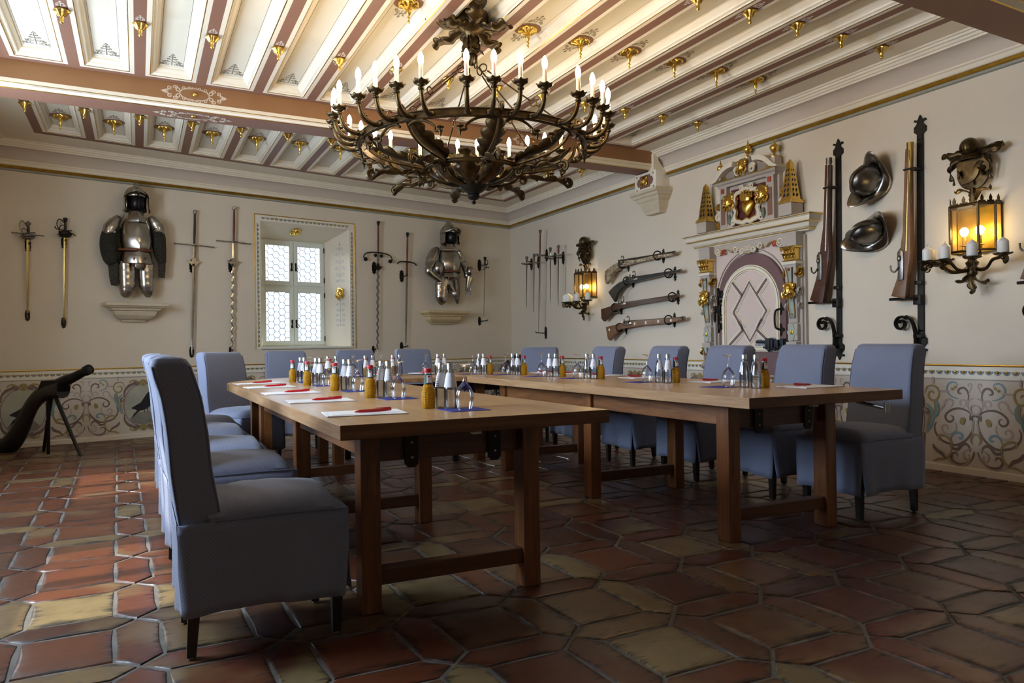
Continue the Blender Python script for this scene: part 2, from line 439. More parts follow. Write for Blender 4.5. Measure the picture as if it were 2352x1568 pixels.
# crown moulding, cove and gilded picture rail along the walls (one profile per wall)
def run(name, prof, ends, mats, parent=None, to_wall=None):
    """prof = [(out, z, material)] swept between two (start, end) functions of the offset"""
    mb = MB()
    A = [mb.v(ends[0](o, z)) for o, z, _ in prof]; B = [mb.v(ends[1](o, z)) for o, z, _ in prof]
    for i in range(len(prof)-1):
        mb.mi = prof[i][2]; mb.f([A[i], B[i], B[i+1], A[i+1]])
    return struct(mb.build(name, mats, parent, smooth=28))
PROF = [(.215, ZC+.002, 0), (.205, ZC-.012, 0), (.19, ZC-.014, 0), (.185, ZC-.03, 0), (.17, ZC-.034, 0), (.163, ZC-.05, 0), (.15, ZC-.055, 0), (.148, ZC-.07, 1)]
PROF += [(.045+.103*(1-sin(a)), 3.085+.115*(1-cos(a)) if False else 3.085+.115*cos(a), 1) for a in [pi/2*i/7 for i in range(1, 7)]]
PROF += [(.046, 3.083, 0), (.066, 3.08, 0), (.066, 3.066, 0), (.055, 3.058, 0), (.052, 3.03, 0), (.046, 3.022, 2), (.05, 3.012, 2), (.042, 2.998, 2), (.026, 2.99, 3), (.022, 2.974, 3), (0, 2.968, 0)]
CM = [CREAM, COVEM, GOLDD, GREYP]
ta = math.tan(BA)
def corner_br(o, z): # meeting line of back and right profile
    x = -o; y = x*ta - o/cos(BA); return (x, y, z)
def corner_bl(o, z):
    x = XL+o; return (x, x*ta-o/cos(BA), z)
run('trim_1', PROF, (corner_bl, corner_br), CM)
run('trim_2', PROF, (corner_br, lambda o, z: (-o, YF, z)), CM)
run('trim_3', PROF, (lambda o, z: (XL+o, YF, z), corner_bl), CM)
# main beam and its corbel
def build_beam(name, fy, x0, x1):
    mb = MB(); zb = 3.055
    prof = [(0, ZC+.05, 0), (0, 3.125, 1), (0, 3.109, 1), (0, 3.095, 2), (.004, 3.090, 1), (.028, 3.062, 2), (.034, zb, 3), (.311, zb, 2), (.317, 3.062, 1), (.345, 3.125, 0), (.345, ZC+.05, 0)]
    A = [mb.v((x0, fy(x0)+o, z)) for o, z, _ in prof]; B = [mb.v((x1, fy(x1)+o, z)) for o, z, _ in prof]
    for i in range(len(prof)-1): mb.mi = prof[i][2]; mb.f([A[i], A[i+1], B[i+1], B[i]])
    return struct(mb.build(name, [BEAMC, CREAM, GOLD, BROWN], smooth=0))
beam = build_beam('trim_4', beam_y, XL, -.17); build_beam('trim_5', beam2_y, XL, 0.)
# long white rounded bead on the chamfered edge of the beam
mb = MB(); P = []; xs = [-6.42+i*(5.2)/40 for i in range(41)]
for i, x in enumerate(xs):
    k = min(1, min(i, 40-i)/1.2+.15); P.append((x, beam_y(x)+.016, 3.076, k))
for dx in (0,): mb.tube([p[:3] for p in P], [.016*p[3] for p in P], 8)
mb.build('rounded_bead', WHITE, beam)
STONE = mat('pale_sandstone', 'D8CBB0', .85, noise=(22, .5, 'C9B998'), bump=(35, .25))
STONEY = mat('yellow_sandstone', 'DDC898', .85, noise=(18, .5, 'CDB684'), bump=(35, .2))
cb = struct(MB().box(-.2, .01, -4.225, -3.815, 2.835, 3.045, .004).build('trim_6', WHITE))
mb = MB()    # curved bracket between the corbel block and the cove
mb.prism([(-.2, 3.045), (-.2, 3.235), (-.15, 3.235), (-.125, 3.16), (-.07, 3.09), (0, 3.05), (0, 3.04)], -4.19, -4.09); mb.build('cove_bracket', CREAM, cb)
mb = MB(); lob = []
for cx, cz, a0, a1 in ((.10, 0, -60, 60), (-.10, 0, 120, 240)):
    lob += [(cx+.055*cos(radians(a)), cz+.055*sin(radians(a))) for a in range(a0, a1+1, 20)]
pts = [(.135, -.03), (.16, 0), (.135, .03)]
lob = [(.10, -.075), (.10, -.05), (.135, -.045), (.16, 0), (.135, .045), (.10, .05), (.10, .075), (-.10, .075), (-.10, .05), (-.135, .045), (-.16, 0), (-.135, -.045), (-.10, -.05), (-.10, -.075)]
mb.T = Matrix.Translation((-.2, -4.02, 2.94)) @ Matrix.Rotation(-pi/2, 4, 'Z'); mb.prism(lob, -.003, .001); mb.build('painted_quatrefoil', BROWN, cb)
def lion_face(mb, s=1.):
    mb.sphere((0, -.012*s, 0), .032*s, .022*s, .042*s, 12, 8); mb.sphere((0, -.034*s, -.004*s), .008*s, .010*s, .014*s)
    for sg in (-1, 1):
        mb.sphere((.013*sg*s, -.028*s, .010*s), .008*s, .006*s, .005*s); mb.sphere((.022*sg*s, -.02*s, -.012*s), .012*s, .010*s, .014*s)
        mb.sphere((.034*sg*s, -.006*s, .03*s), .012*s, .010*s, .016*s)
        mb.tube(smooth([(.03*sg*s, -.008*s, .0), (.046*sg*s, -.012*s, -.02*s), (.03*sg*s, -.014*s, -.045*s), (.02*sg*s, -.016*s, -.03*s)]), .007*s, 6)
    mb.sphere((0, -.024*s, -.024*s), .016*s, .012*s, .008*s); mb.tube(smooth([(0, -.01*s, -.03*s), (.006*s, -.02*s, -.055*s), (0, -.012*s, -.07*s)]), [.012*s*q/13 for q in range(13, 0, -1)], 6)
    for a in range(20, 161, 20): mb.sphere((.036*cos(radians(a))*s, -.004*s, .036*sin(radians(a))*s+.006*s), .011*s, .008*s, .013*s, 8, 5)
mb = MB(); mb.T = Matrix.Translation((-.205, -4.02, 2.945)) @ Matrix.Rotation(-pi/2, 4, 'Z') @ Matrix.Scale(1.25, 4); lion_face(mb); mb.build('gilded_mask', GOLD, cb)
mb = MB()
for yy in (-4.18, -3.86):
    for zz in (2.86, 3.015): mb.lathe([(.001, -.008), (.009, -.006), (.012, 0)], 10, (-.2, yy, zz), 'x')
mb.build('gilded_stud', GOLD, cb)
mb = MB(); sec = [(.24, .06, 2.835), (.24, .06, 2.80), (.215, .045, 2.79), (.205, .04, 2.76), (.185, .025, 2.755), (.17, .01, 2.72), (.15, -.02, 2.70), (.125, -.04, 2.62), (.11, -.06, 2.6), (.10, -.07, 2.565)]
mb.loft([[(.01, -4.225-d, z), (-w, -4.225-d, z), (-w, -3.815+d, z), (.01, -3.815+d, z)] for w, d, z in sec]); st = mb.build('stone_corbel', STONE, cb, smooth=20)
# skirting groove
for n, (a, b) in enumerate((((XL, wall_y(XL)), (0, 0)), ((0, 0), (0, YF)))):
    dx, dy = b[0]-a[0], b[1]-a[1]; L = sqrt(dx*dx+dy*dy); mb = MB()
    mb.loft([[(x, 0, 0), (x, -.012, 0), (x, -.012, .045), (x, -.006, .055), (x, 0, .056)] for x in (0, L)])
    o = struct(mb.build('baseboard_%s' % ('back', 'right')[n], PLASTER, smooth=20)); o.location = (*a, 0); o.rotation_euler = (0, 0, BA if n == 0 else -pi/2)
# ------------------------------------------------------------------ wood, cloth
def wood(name, c1, c2, c3, along='y', rough=.38, plank=0.):
    m = bpy.data.materials.new(name); m.use_nodes = True; t = NT(m); b = t.n['Principled BSDF']
    tc = t.new('TexCoord').outputs['Object']
    s = {'y': (14., 1.1, 14.), 'x': (1.1, 14., 14.), 'z': (16., 16., 1.2)}[along]
    v = tc
    if plank:
        sx = t.new('SeparateXYZ', i_0=tc); q = sx.outputs[0] if along == 'y' else sx.outputs[1]
        pid = t.math('FLOOR', t.math('DIVIDE', q, plank))
        wn = t.new('TexWhiteNoise', noise_dimensions='1D', i_W=pid)
        v = t.new('VectorMath', operation='ADD', i_0=tc, i_1=t.new('VectorMath', operation='SCALE', i_0=wn.outputs['Color'], i_Scale=7.).outputs[0]).outputs[0]
    mp = t.new('Mapping', i_0=v, i_3=s).outputs[0]
    n = t.new('TexNoise', i_Vector=mp, i_Scale=1.3, i_Detail=7., i_Roughness=.62, i_Distortion=.8).outputs[0]
    w = t.new('TexNoise', i_Vector=mp, i_Scale=5., i_Detail=3.).outputs[0]
    f = t.math('ADD', t.math('MULTIPLY', n, .75), t.math('MULTIPLY', w, .25))
    c = t.ramp(f, [(.33, lin(c1)), (.5, lin(c2)), (.68, lin(c3))])
    if plank: c = t.mix(t.math('MULTIPLY', wn.outputs['Value'], .30), c, lin(c1))
    kn = t.new('TexVoronoi', i_Vector=t.new('Mapping', i_0=v, i_3=tuple(4. if q > 5 else 1.6 for q in s)).outputs[0], i_Scale=1.).outputs['Distance']
    c = t.mix(t.ramp(kn, [(.03, (.8, .8, .8, 1)), (.075, (0, 0, 0, 1))]), c, lin('3A2012'))
    t.l.new(c, b.inputs['Base Color']); b.inputs['Roughness'].default_value = rough
    t.l.new(t.new('Bump', i_Strength=.12, i_Distance=.004, i_Height=f).outputs[0], b.inputs['Normal'])
    MATS[name] = m; return m
OAK = wood('oiled_oak', 'A87F52', 'BE9767', 'CBA777', 'y', .30, .115)
OAKX = wood('oiled_oak_cross', 'A87F52', 'BE9767', 'CBA777', 'x', .30, .115)
OAKE = wood('oak_edge', '8A6642', 'A9825A', 'B8956B', 'y', .45)
OAKEND = wood('oak_end_grain', '4A2C17', '66401F', '7C5330', 'x', .5)
PINE = wood('stained_pine', '4E2E17', '744622', '8E5A31', 'z', .36)
PINEX = wood('stained_pine_rail_cross', '3E2412', '5A351B', '704423', 'x', .4)
PINEY = wood('stained_pine_rail', '583519', '7C4E2A', '936138', 'y', .4)
BLACKW = mat('dark_wenge_wood', '1D1410', .32, noise=(12, .4, '2C201A'))
BLKMET = mat('black_powder_coat', '22242A', .5, .2)
LINEN = bpy.data.materials.new('blue_grey_upholstery'); LINEN.use_nodes = True
def fabric(m, c1, c2, dots=True):
    t = NT(m); b = t.n['Principled BSDF']
    uv = t.new('TexCoord').outputs['UV']
    mp = t.new('Mapping', i_0=uv, i_3=(1., 1., 0.)).outputs[0]
    d = t.new('TexVoronoi', i_Vector=t.new('Mapping', i_0=mp, i_2=(0, 0, pi/4)).outputs[0], i_Scale=105., i_Randomness=0.).outputs['Distance']
    n = t.new('TexNoise', i_Vector=t.new('TexCoord').outputs['Object'], i_Scale=5., i_Detail=4.).outputs[0]
    c = t.mix(t.math('MULTIPLY', n, .5), lin(c1), lin(c2))
    c = t.mix(t.ramp(d, [(.13, (.38, .38, .38, 1)), (.24, (0, 0, 0, 1))]), c, lin('A9B2CC'))
    t.l.new(c, b.inputs['Base Color']); b.inputs['Roughness'].default_value = .75
    b.inputs['Sheen Weight'].default_value = .25; b.inputs['Sheen Roughness'].default_value = .5
    w = t.new('TexNoise', i_Vector=uv, i_Scale=420., i_Detail=2.).outputs[0]
    t.l.new(t.new('Bump', i_Strength=.18, i_Distance=.002, i_Height=w).outputs[0], b.inputs['Normal'])
    return m
fabric(LINEN, '71778C', '676D80')
PIPE = mat('upholstery_piping', '5C6377', .7)
# ------------------------------------------------------------------ chair (faces +x)
def make_chair(label):
    r = empty('dining_chair', label=label, cat='chair', group='covered chairs around the conference tables')
    rnd = random.Random(5)
    # backrest: leaning padded slab
    prof = []  # z, rear x, front x, half width
    for z, xr, xf, w in ((.44, -.285, -.145, .215), (.52, -.295, -.158, .217), (.62, -.302, -.170, .216), (.74, -.314, -.184, .213), (.86, -.334, -.206, .209), (.93, -.350, -.222, .206), (.968, -.356, -.232, .203), (.990, -.350, -.246, .196), (1.0, -.330, -.270, .183)):
        prof.append((z, xr, xf, w))
    rings = []
    for z, xr, xf, w in prof:
        ring = []
        cx, hx = (xr+xf)/2, (xf-xr)/2
        ring = rrect((cx, 0, z), X, Y, hx, w, min(.022, hx*.95), 5)
        rings.append([p+Vector((.004*sin(17*z), 0, .003*sin(p.y*23))) for p in ring])
    mb = MB(); mb.loft(rings, uv=True); bk = mb.build('backrest', LINEN, r, smooth=50)
    for sg in (-1, 1):
        for k in (2, 1):
            MB().tube(smooth([((xr+.006 if k == 2 else xf-.006)+.004*sin(17*z), sg*(w-.0055), z) for z, xr, xf, w in prof[:7]], 3), .0035, 6).build('piping', PIPE, bk)
    # seat: domed cushion with a rounded front
    nx, ny = 16, 14; rows = []
    for i in range(nx+1):
        u = i/nx; x = -.19+.465*u; row = []
        for j in range(ny+1):
            v = -1+2*j/ny; y = .228*v
            z = .487+.030*sin(pi*min(u*.9+.1, 1))**.8*(1-.55*abs(v)**2.6)
            z += .012*(1-abs(v)**4)*(1 if u < .9 else 0)
            if u > .86: z -= .075*((u-.86)/.14)**2.2
            z -= .028*abs(v)**7
            z += .0025*sin(x*60+y*31)*(1-u)
            row.append((x, y, z))
        rows.append([(row[0][0], row[0][1]*1.0, .435)]+row+[(row[-1][0], row[-1][1], .435)])
    mb = MB(); mb.loft(rows, cap=False, close=False, uv=True)
    st = mb.build('seat', LINEN, r, smooth=50)
    mb = MB()
    mb.tube(smooth([(-.17, -.2285, .452), (.10, -.2295, .455), (.255, -.2285, .452), (.274, -.20, .45), (.276, 0, .452), (.274, .20, .45), (.255, .2285, .452), (.10, .2295, .455), (-.17, .2285, .452)], 4), .0028, 6); mb.build('piping', PIPE, st)
    # skirt: four hanging panels with open pleats at the corners
    mb = MB()
    def panel(p0, p1, out, flare, rear=False):
        p0, p1, out = Vector(p0), Vector(p1), Vector(out); n, m = 18, 9; R = []
        for k in range(m+1):
            t = k/m; row = []
            for i in range(n+1):
                s = i/n; gap = .055*max(0, t-.38)**1.6
                ss = gap+(1-2*gap)*s; p = p0.lerp(p1, ss)
                wv = (.010*sin(ss*9+1.3)+.006*sin(ss*21))*t**1.5
                p = p+out*(flare*t+wv-.010*(abs(2*ss-1))**8*t)
                zz = .452-.305*t+(.012*sin(ss*pi)-.008*(ss-.5))*t*(1 if not rear else -.6)
                row.append((p.x, p.y, zz))
            R.append(row)
        mb.loft(R, cap=False, close=False, uv=True)
    panel((.272, -.228, 0), (.272, .228, 0), X, .006)
    panel((-.285, -.2285, 0), (.272, -.2285, 0), -Y, .010); panel((.272, .2285, 0), (-.285, .2285, 0), Y, .010)
    panel((-.287, .226, 0), (-.287, -.226, 0), -X, -.012, True)
    mb.build('skirt', LINEN, r, smooth=50, solid=.003)
    for sx, sy in ((1, -1), (1, 1), (-1, -1), (-1, 1)):
        mb = MB(); x1, x0 = (.235, .243) if sx > 0 else (-.245, -.215)
        def sq(x, y, z, h): return [(x-h, y-h, z), (x+h, y-h, z), (x+h, y+h, z), (x-h, y+h, z)]
        mb.loft([sq(x1, sy*.183, 0.008, .0145), sq(x1+(x0-x1)*.4, sy*.185, .2, .02), sq(x0, sy*.187, .43, .0215)])
        lg = mb.build('leg', BLACKW, r, smooth=0)
        MB().lathe([(.012, 0), (.013, .004), (.010, .010)], 10, (x1, sy*.183, 0)).build('glide', STEELD, lg)
    return r
CH = []
def chair(x, y, rz, label):
    if not CH: o = make_chair(label); CH.append(o); o.location = (x, y, 0); o.rotation_euler = (0, 0, rz)
    else: o = dup(CH[0], (x, y, 0), rz, label); CH.append(o)
    return o
chair(-5.21, -8.40, 0, 'blue-grey covered chair nearest the camera, in front of the left table row')
chair(-5.215, -7.435, radians(2), 'covered chair second from the camera along the left table')
chair(-5.22, -6.72, radians(-2), 'covered chair third from the camera along the left table')
chair(-5.22, -5.86, radians(1), 'covered chair fourth from the camera along the left table')
chair(-5.20, -5.16, radians(3), 'covered chair farthest along the left table, only its seat showing')
chair(-4.80, -4.40, radians(-58), 'covered chair standing diagonally at the rounded left corner of the tables')
chair(-4.18, -3.32, radians(-87), 'covered chair on the far side of the tables, under the window')
chair(-3.42, -3.22, radians(-90), 'covered chair on the far side of the tables, under the second wavy sword')
chair(-2.72, -3.12, radians(-92), 'covered chair on the far side of the tables, below the second suit of armour')
chair(-1.72, -4.02, radians(229), 'covered chair standing diagonally at the far right corner of the tables')
chair(-1.69, -5.00, radians(181), 'covered chair second from the corner along the right table, below the muskets')
chair(-1.70, -5.96, radians(179), 'covered chair before the wall between the muskets and the portal')
chair(-1.71, -6.75, radians(181), 'covered chair in front of the left pillar and door of the portal')
chair(-1.71, -7.50, radians(180), 'covered chair in front of the right pillar of the portal')
chair(-1.725, -8.16, radians(181), 'blue-grey covered chair nearest the camera at the right table, full side visible')
# ------------------------------------------------------------------ tables
TH, TT = .76, .052
def legs(r, xs, ys, w=.078, d=.092):
    for y in ys:
        for x in xs:
            mb = MB(); mb.box(x-w/2, x+w/2, y-d/2, y+d/2, .0, TH-TT-.004, .004); mb.build('leg', PINE, r, smooth=0)
        mb = MB(); mb.box(xs[0]+w/2-.01, xs[1]-w/2+.01, y-.03, y+.03, .10, .165, .004); mb.build('stretcher', PINEX, r, smooth=0)
BRACK = mat('burnished_iron_plate', '2A241F', .4, .8)
def arm_table(x0, x1, y0, y1, label, lx, lys, seams):
    r = empty('conference_table', ((x0+x1)/2, (y0+y1)/2, 0), label=label, cat='table')
    ox, oy = (x0+x1)/2, (y0+y1)/2; hw, hl = (x1-x0)/2, (y1-y0)/2
    ys = [y0]+seams+[y1]
    for i in range(len(ys)-1):
        mb = MB(); mb.box(-hw, hw, ys[i]-oy+.0008, ys[i+1]-oy-.0008, TH-TT, TH, .0025)
        for f in mb.bm.faces:
            n = f.normal if f.normal.length else Vector((0, 0, 1)); f.normal_update(); n = f.normal
            f.material_index = 0 if n.z > .5 else (1 if abs(n.x) > .5 else 2)
        mb.build('tabletop', [OAK, OAKE, OAKEND], r, smooth=0)
    xs = [l-ox for l in lx]; legs(r, xs, [y-oy for y in lys])
    for x in xs:   # long rails under the top
        for a, b in zip(lys, lys[1:]):
            mb = MB(); mb.box(x-.018, x+.018, a-oy+.05, b-oy-.05, .595, TH-TT-.002, .003); mb.build('rail', PINEY, r, smooth=0)
    for y in lys:
        mb = MB(); mb.box(xs[0]+.04, xs[1]-.04, y-oy-.005, y-oy+.032, .575, TH-TT-.002, .003); mb.build('rail', PINEX, r, smooth=0)
    for sx in (-1, 1):  # hinged iron brackets on the near end
        mb = MB(); x = sx*(hw-.36); y = lys[0]-oy-.012; w = .028
        mb.prism([(x-w, .56), (x-w*.5, .545), (x+w*.5, .545), (x+w, .56), (x+w, TH-TT-.002), (x-w, TH-TT-.002)], y-.012, y)
        b = mb.build('iron_bracket', BRACK, r, smooth=0)
        mb = MB()
        for zz in (.585, .645): mb.lathe([(.001, -.006), (.006, -.004), (.007, 0)], 8, (x, y-.012, zz), 'y')
        mb.build('screw', STEEL, b)
    MB().box(-.012, .026, -hl+.10, -hl+.13, TH-TT-.022, TH-TT-.001, .003).build('white_clip', WHITE, r)
    return r
TL = arm_table(-4.995, -3.912, -8.765, -5.25, 'long oak table on the left, its square end nearest the camera', (-4.808, -4.112), (-8.42, -7.10, -5.80), [-7.25])
TR = arm_table(-3.045, -1.965, -8.635, -5.25, 'long oak table on the right, beside the row in front of the door', (-2.878, -2.180), (-8.305, -7.0, -5.69), [-6.92])
# the latch hanging below the near right corner
mb = MB(); mb.tube([(.30, -1.60, .70), (.42, -1.66, .665)], .009, 8); mb.tube([(.43, -1.665, .69), (.455, -1.67, .69), (.455, -1.67, .64), (.43, -1.665, .64), (.43, -1.665, .69)], .004, 6)
mb.T = Matrix.Translation((.08, .0, .0)); o = mb.build('chrome_latch', mat('chrome', 'D5D8DC', .12, 1.), TR); o['label'] = 'chrome latch'
def corner_table(x0, x1, y0, y1, left, label):
    r = empty('corner_table', ((x0+x1)/2, (y0+y1)/2, 0), label=label, cat='table')
    ox, oy = (x0+x1)/2, (y0+y1)/2; hw, hl = (x1-x0)/2, (y1-y0)/2
    sg = -1 if left else 1
    pts = [(-sg*hw, -hl), (sg*hw, -hl)]
    for i in range(13):
        a = pi/2*i/12; pts.append((-sg*hw+sg*2*hw*cos(a), -hl+2*hl*sin(a)))
    if sg < 0: pts = pts[::-1]
    mb = MB(); mb.prism(pts, TH-TT, TH-.0005, .0025, 'xy')
    for f in mb.bm.faces: f.normal_update(); f.material_index = 0 if abs(f.normal.z) > .5 else 1
    mb.build('tabletop', [OAKX, OAKE], r, smooth=30)
    for x, y in ((sg*hw*.55, -hl*.45), (-sg*hw*.62, hl*.45), (-sg*hw*.62, -hl*.6)):
        MB().box(x-.04, x+.04, y-.045, y+.045, 0, TH-TT-.003, .004).build('leg', PINE, r, smooth=0)
    MB().box(-hw*.55, hw*.55, -.018, .018, .60, TH-TT-.002, .003).build('rail', PINEX, r, smooth=0)
    return r
corner_table(-5.0, -3.915, -5.247, -4.16, True, 'quarter-round oak table closing the far left corner of the horseshoe')
corner_table(-3.045, -1.96, -5.247, -4.20, False, 'quarter-round oak table closing the far right corner of the horseshoe')
r = empty('link_table', (-3.48, -4.72, 0), label='narrow oak link table with black folding frame between the two arms', cat='table')
mb = MB(); mb.box(-.432, .432, -.53, .53, TH-.040, TH-.002, .002)
for f in mb.bm.faces: f.normal_update(); f.material_index = 0 if abs(f.normal.z) > .5 else 1
mb.build('tabletop', [OAKX, OAKE], r, smooth=0)
for sx in (-1, 1):
    mb = MB(); mb.prism([(-.50, TH-.043), (.50, TH-.043), (.36, TH-.19), (-.36, TH-.19)], sx*.40-.008, sx*.40+.008, plane='yz'); mb.build('folding_bracket', BLKMET, r, smooth=0)
    for yy in (-.33, .33): MB().box(sx*.40-.025, sx*.40+.025, yy-.02, yy+.02, 0, TH-.19, .003).build('leg', BLKMET, r, smooth=0)
mb = MB(); mb.box(-.39, .39, -.02, .02, .60, .68, .003); mb.build('rail', BLKMET, r, smooth=0)
# ------------------------------------------------------------------ table settings
def thin_glass(name, tint, edge, rough=.03, gl=.10):
    m = bpy.data.materials.new(name); m.use_nodes = True; t = NT(m); t.n.remove(t.n['Principled BSDF'])
    lw = t.new('LayerWeight', i_Blend=.35)
    c = t.mix(t.math('POWER', lw.outputs['Facing'], 2.2), lin(tint), lin(edge))
    tr = t.new('BsdfTransparent', i_0=c); g = t.new('BsdfGlossy', i_1=rough); g.inputs[0].default_value = (1, 1, 1, 1)
    f = t.math('ADD', t.math('MULTIPLY', lw.outputs['Fresnel'], .8), gl*.3)
    mx = t.new('MixShader', i_0=f, i_1=tr.outputs[0], i_2=g.outputs[0])
    t.l.new(mx.outputs[0], t.n['Material Output'].inputs[0]); MATS[name] = m; return m
GLASS = thin_glass('clear_glass', 'FAFAFB', 'A6ADB2')
WATER = thin_glass('water_in_glass', 'F0F4F6', 'B4BDC3')
PANE = thin_glass('window_glass', 'F4F8FA', 'C5D2D6')
AMBERG = thin_glass('amber_lantern_glass', 'F6E6BC', 'C9A25A', .15)
JUICE = bpy.data.materials.new('apple_juice'); JUICE.use_nodes = True
t = NT(JUICE); b = t.n['Principled BSDF']
vo = t.new('TexVoronoi', i_Vector=t.new('TexCoord').outputs['Object'], i_Scale=95., i_Randomness=.15).outputs['Distance']
t.l.new(t.mix(t.ramp(vo, [(.1, (0, 0, 0, 1)), (.5, (1, 1, 1, 1))]), lin('F2C34C'), lin('D49A22')), b.inputs['Base Color'])
b.inputs['Roughness'].default_value = .08; b.inputs['Transmission Weight'].default_value = .45; b.inputs['IOR'].default_value = 1.2
t.l.new(t.new('Bump', i_Strength=.9, i_Distance=.004, i_Height=t.math('MULTIPLY', vo, -1.)).outputs[0], b.inputs['Normal'])
CAPR = mat('red_cap', 'C0202A', .35); CAPS = mat('silver_cap', 'C4C6C8', .3, 1., bump=(90, .3))
LABW = mat('white_label', 'E9EBF2', .6); LABG = mat('green_label', '2F4A33', .55); LABV = mat('violet_print', '6C6FB4', .6)
NAPK = mat('blue_paper_napkin', '30358C', .85, bump=(160, .25)); PAPER = mat('white_paper', 'F1F1F4', .7); PADB = mat('blue_grey_pad', '8F97B8', .6)
PENR = mat('red_plastic', 'C41520', .22); PENW = mat('white_plastic', 'E6E2E0', .3)
AZ = radians(64)    # the side of a bottle that faces the camera is left to chance: labels wrap most of the way
def make_water():
    r = empty('water_bottle')
    p = [(.001, 0), (.025, 0), (.0285, .004), (.0290, .02), (.0288, .075), (.0275, .088), (.0215, .125), (.0150, .152), (.0135, .160), (.0135, .170)]
    MB().lathe(p, 20).build('bottle_body', GLASS, r, smooth=60)
    MB().lathe([(.001, .006), (.0265, .006), (.0268, .07), (.0258, .087), (.0202, .123), (.019, .130), (.001, .130)], 18).build('water', WATER, r, smooth=60)
    lb = MB().lathe([(.0282, .090), (.0220, .126), (.0160, .151)], 20, a0=.3, a1=4.9).build('paper_label', LABW, r, smooth=60)
    mb = MB()
    for k in range(5): mb.lathe([(.0284-.00175*k*.95, .0945+.0095*k), (.0284-.00175*(k+.25)*.95, .0945+.0095*(k+.25))], 8, a0=1.1+.1*k, a1=2.0-.1*k)
    mb.build('print', LABV, lb)
    mb = MB(); mb.lathe([(.0136, .1635), (.0152, .1640), (.0154, .187), (.0140, .1905), (.001, .191)], 18)
    mb.build('screw_cap', CAPS, r)
    return r
def make_juice():
    r = empty('juice_bottle')
    MB().lathe([(.001, .0), (.024, 0), (.0275, .004), (.0290, .03), (.0295, .065), (.0270, .085), (.0205, .098), (.018, .103), (.001, .103)], 22).build('juice_body', JUICE, r, smooth=60)
    MB().lathe([(.0183, .102), (.0172, .118), (.0158, .146), (.0150, .153)], 18).build('bottle_neck', GLASS, r, smooth=60)
    lb = MB().lathe([(.0190, .104), (.0178, .118), (.0164, .146)], 18).build('green_label', LABG, r, smooth=60)
    mb = MB(); mb.lathe([(.0192, .110), (.0180, .122), (.0170, .142)], 10, a0=-2.2, a1=-.9); f = mb.build('white_badge', LABW, lb)
    mb = MB(); mb.lathe([(.0178, .133), (.0175, .139)], 6, a0=-1.9, a1=-1.3); mb.build('red_badge', CAPR, lb)
    mb = MB(); mb.lathe([(.0155, .152), (.0172, .1525), (.0176, .166), (.0165, .170), (.001, .171)], 20); mb.build('screw_cap', CAPR, r)
    return r
def make_glass():
    r = empty('wine_glass')
    p = [(.030, .0), (.0355, .022), (.0385, .045), (.0372, .066), (.0290, .088), (.0150, .104), (.0060, .116), (.0042, .130), (.0042, .160), (.0060, .174), (.0150, .181), (.0330, .1855), (.0335, .1875), (.001, .1870)]
    MB().lathe(p[:7], 24).build('bowl', GLASS, r, smooth=80)
    MB().lathe(p[6:10], 14).build('stem', GLASS, r, smooth=80)
    MB().lathe(p[9:], 24).build('foot', GLASS, r, smooth=80)
    MB().lathe([(.0300, .0), (.0308, .0003), (.0304, .0022), (.0297, .0020)], 24).build('rim', GLASS, r)
    return r
PW, PJ, PG = make_water(), make_juice(), make_glass()
FIRST = {}
def put(kind, proto, x, y, rz, label, cat, group, z=TH):
    o = proto if kind not in FIRST else dup(proto)
    FIRST[kind] = 1
    o.location = (x, y, z); o.rotation_euler = (0, 0, rz); tag(o, label, cat, group); return o
def make_flat():
    n = tag(MB().box(-.085, .085, -.085, .085, 0, .0022, .0005).build('paper_napkin', NAPK, smooth=0), cat='napkin')
    f = empty('writing_pad'); MB().box(-.155, .155, -.11, .11, 0, .004, .001).build('pad_sheets', PAPER, f, smooth=0)
    MB().box(-.156, .156, -.111, .111, -.0005, .0012, .0003).build('pad_backing', PADB, f, smooth=0)
    c = MB().box(-.105, .105, -.05, .05, 0, .0012).build('card', PAPER, smooth=0)
    p = empty('ballpoint_pen')
    mb = MB(); mb.loft([ell((x, 0, .0068+dz), Y, Z, a, b, 10) for x, a, b, dz in ((-.072, .0014, .0014, -.003), (-.066, .003, .003, -.002), (-.05, .0062, .0062, 0), (-.02, .0066, .0066, 0), (.02, .0066, .0066, .0008), (.05, .0068, .0072, .0022), (.074, .0062, .0062, .0035))]); mb.build('barrel', PENR, p)
    MB().loft([ell((x, 0, z), Y, Z, .003, .0012, 8) for x, z in ((.010, .0165), (.045, .0172), (.073, .0170))]).build('clip', PENR, p)
    return n, f, c, p
PN, PF, PC, PP = make_flat()
# place: name, anchor of glass, napkin, two waters, juice, pad (centre, turn)
SETS = []
for k, (y, dx, w) in enumerate(((-8.35, 0, 'nearest the camera'), (-7.53, -.02, 'second from the camera'), (-6.74, -.02, 'third from the camera'), (-5.95, -.03, 'fourth from the camera'), (-5.33, -.02, 'at the far end'))):
    SETS.append(('of the left table setting '+w, (-4.40+dx, y-.08), (-4.40+dx, y-.075, 0), [(-4.437+dx, y+.085), (-4.420+dx, y+.022)], (-4.502+dx, y+.072), (-4.80, y-.0 if k == 0 else y, radians(-6+3*k)), 0))
ord_b = ('farthest left', 'second from left', 'third from left', 'farthest right')
for k, (gx, gy) in enumerate(((-4.22, -4.66), (-3.87, -4.58), (-3.58, -4.46), (-3.15, -4.50))):
    SETS.append(('of the far table setting '+ord_b[k], (gx, gy), (gx-.03, gy+.01, .3), [(gx+.085, gy-.10), (gx+.155, gy-.09)], (gx+.12, gy-.01), (gx+.05, gy+.20, radians(-90)), 1))
ord_r = ('beside the room corner', 'second from the corner', 'third from the corner', 'fourth from the corner', 'fifth from the corner', 'nearest the camera')
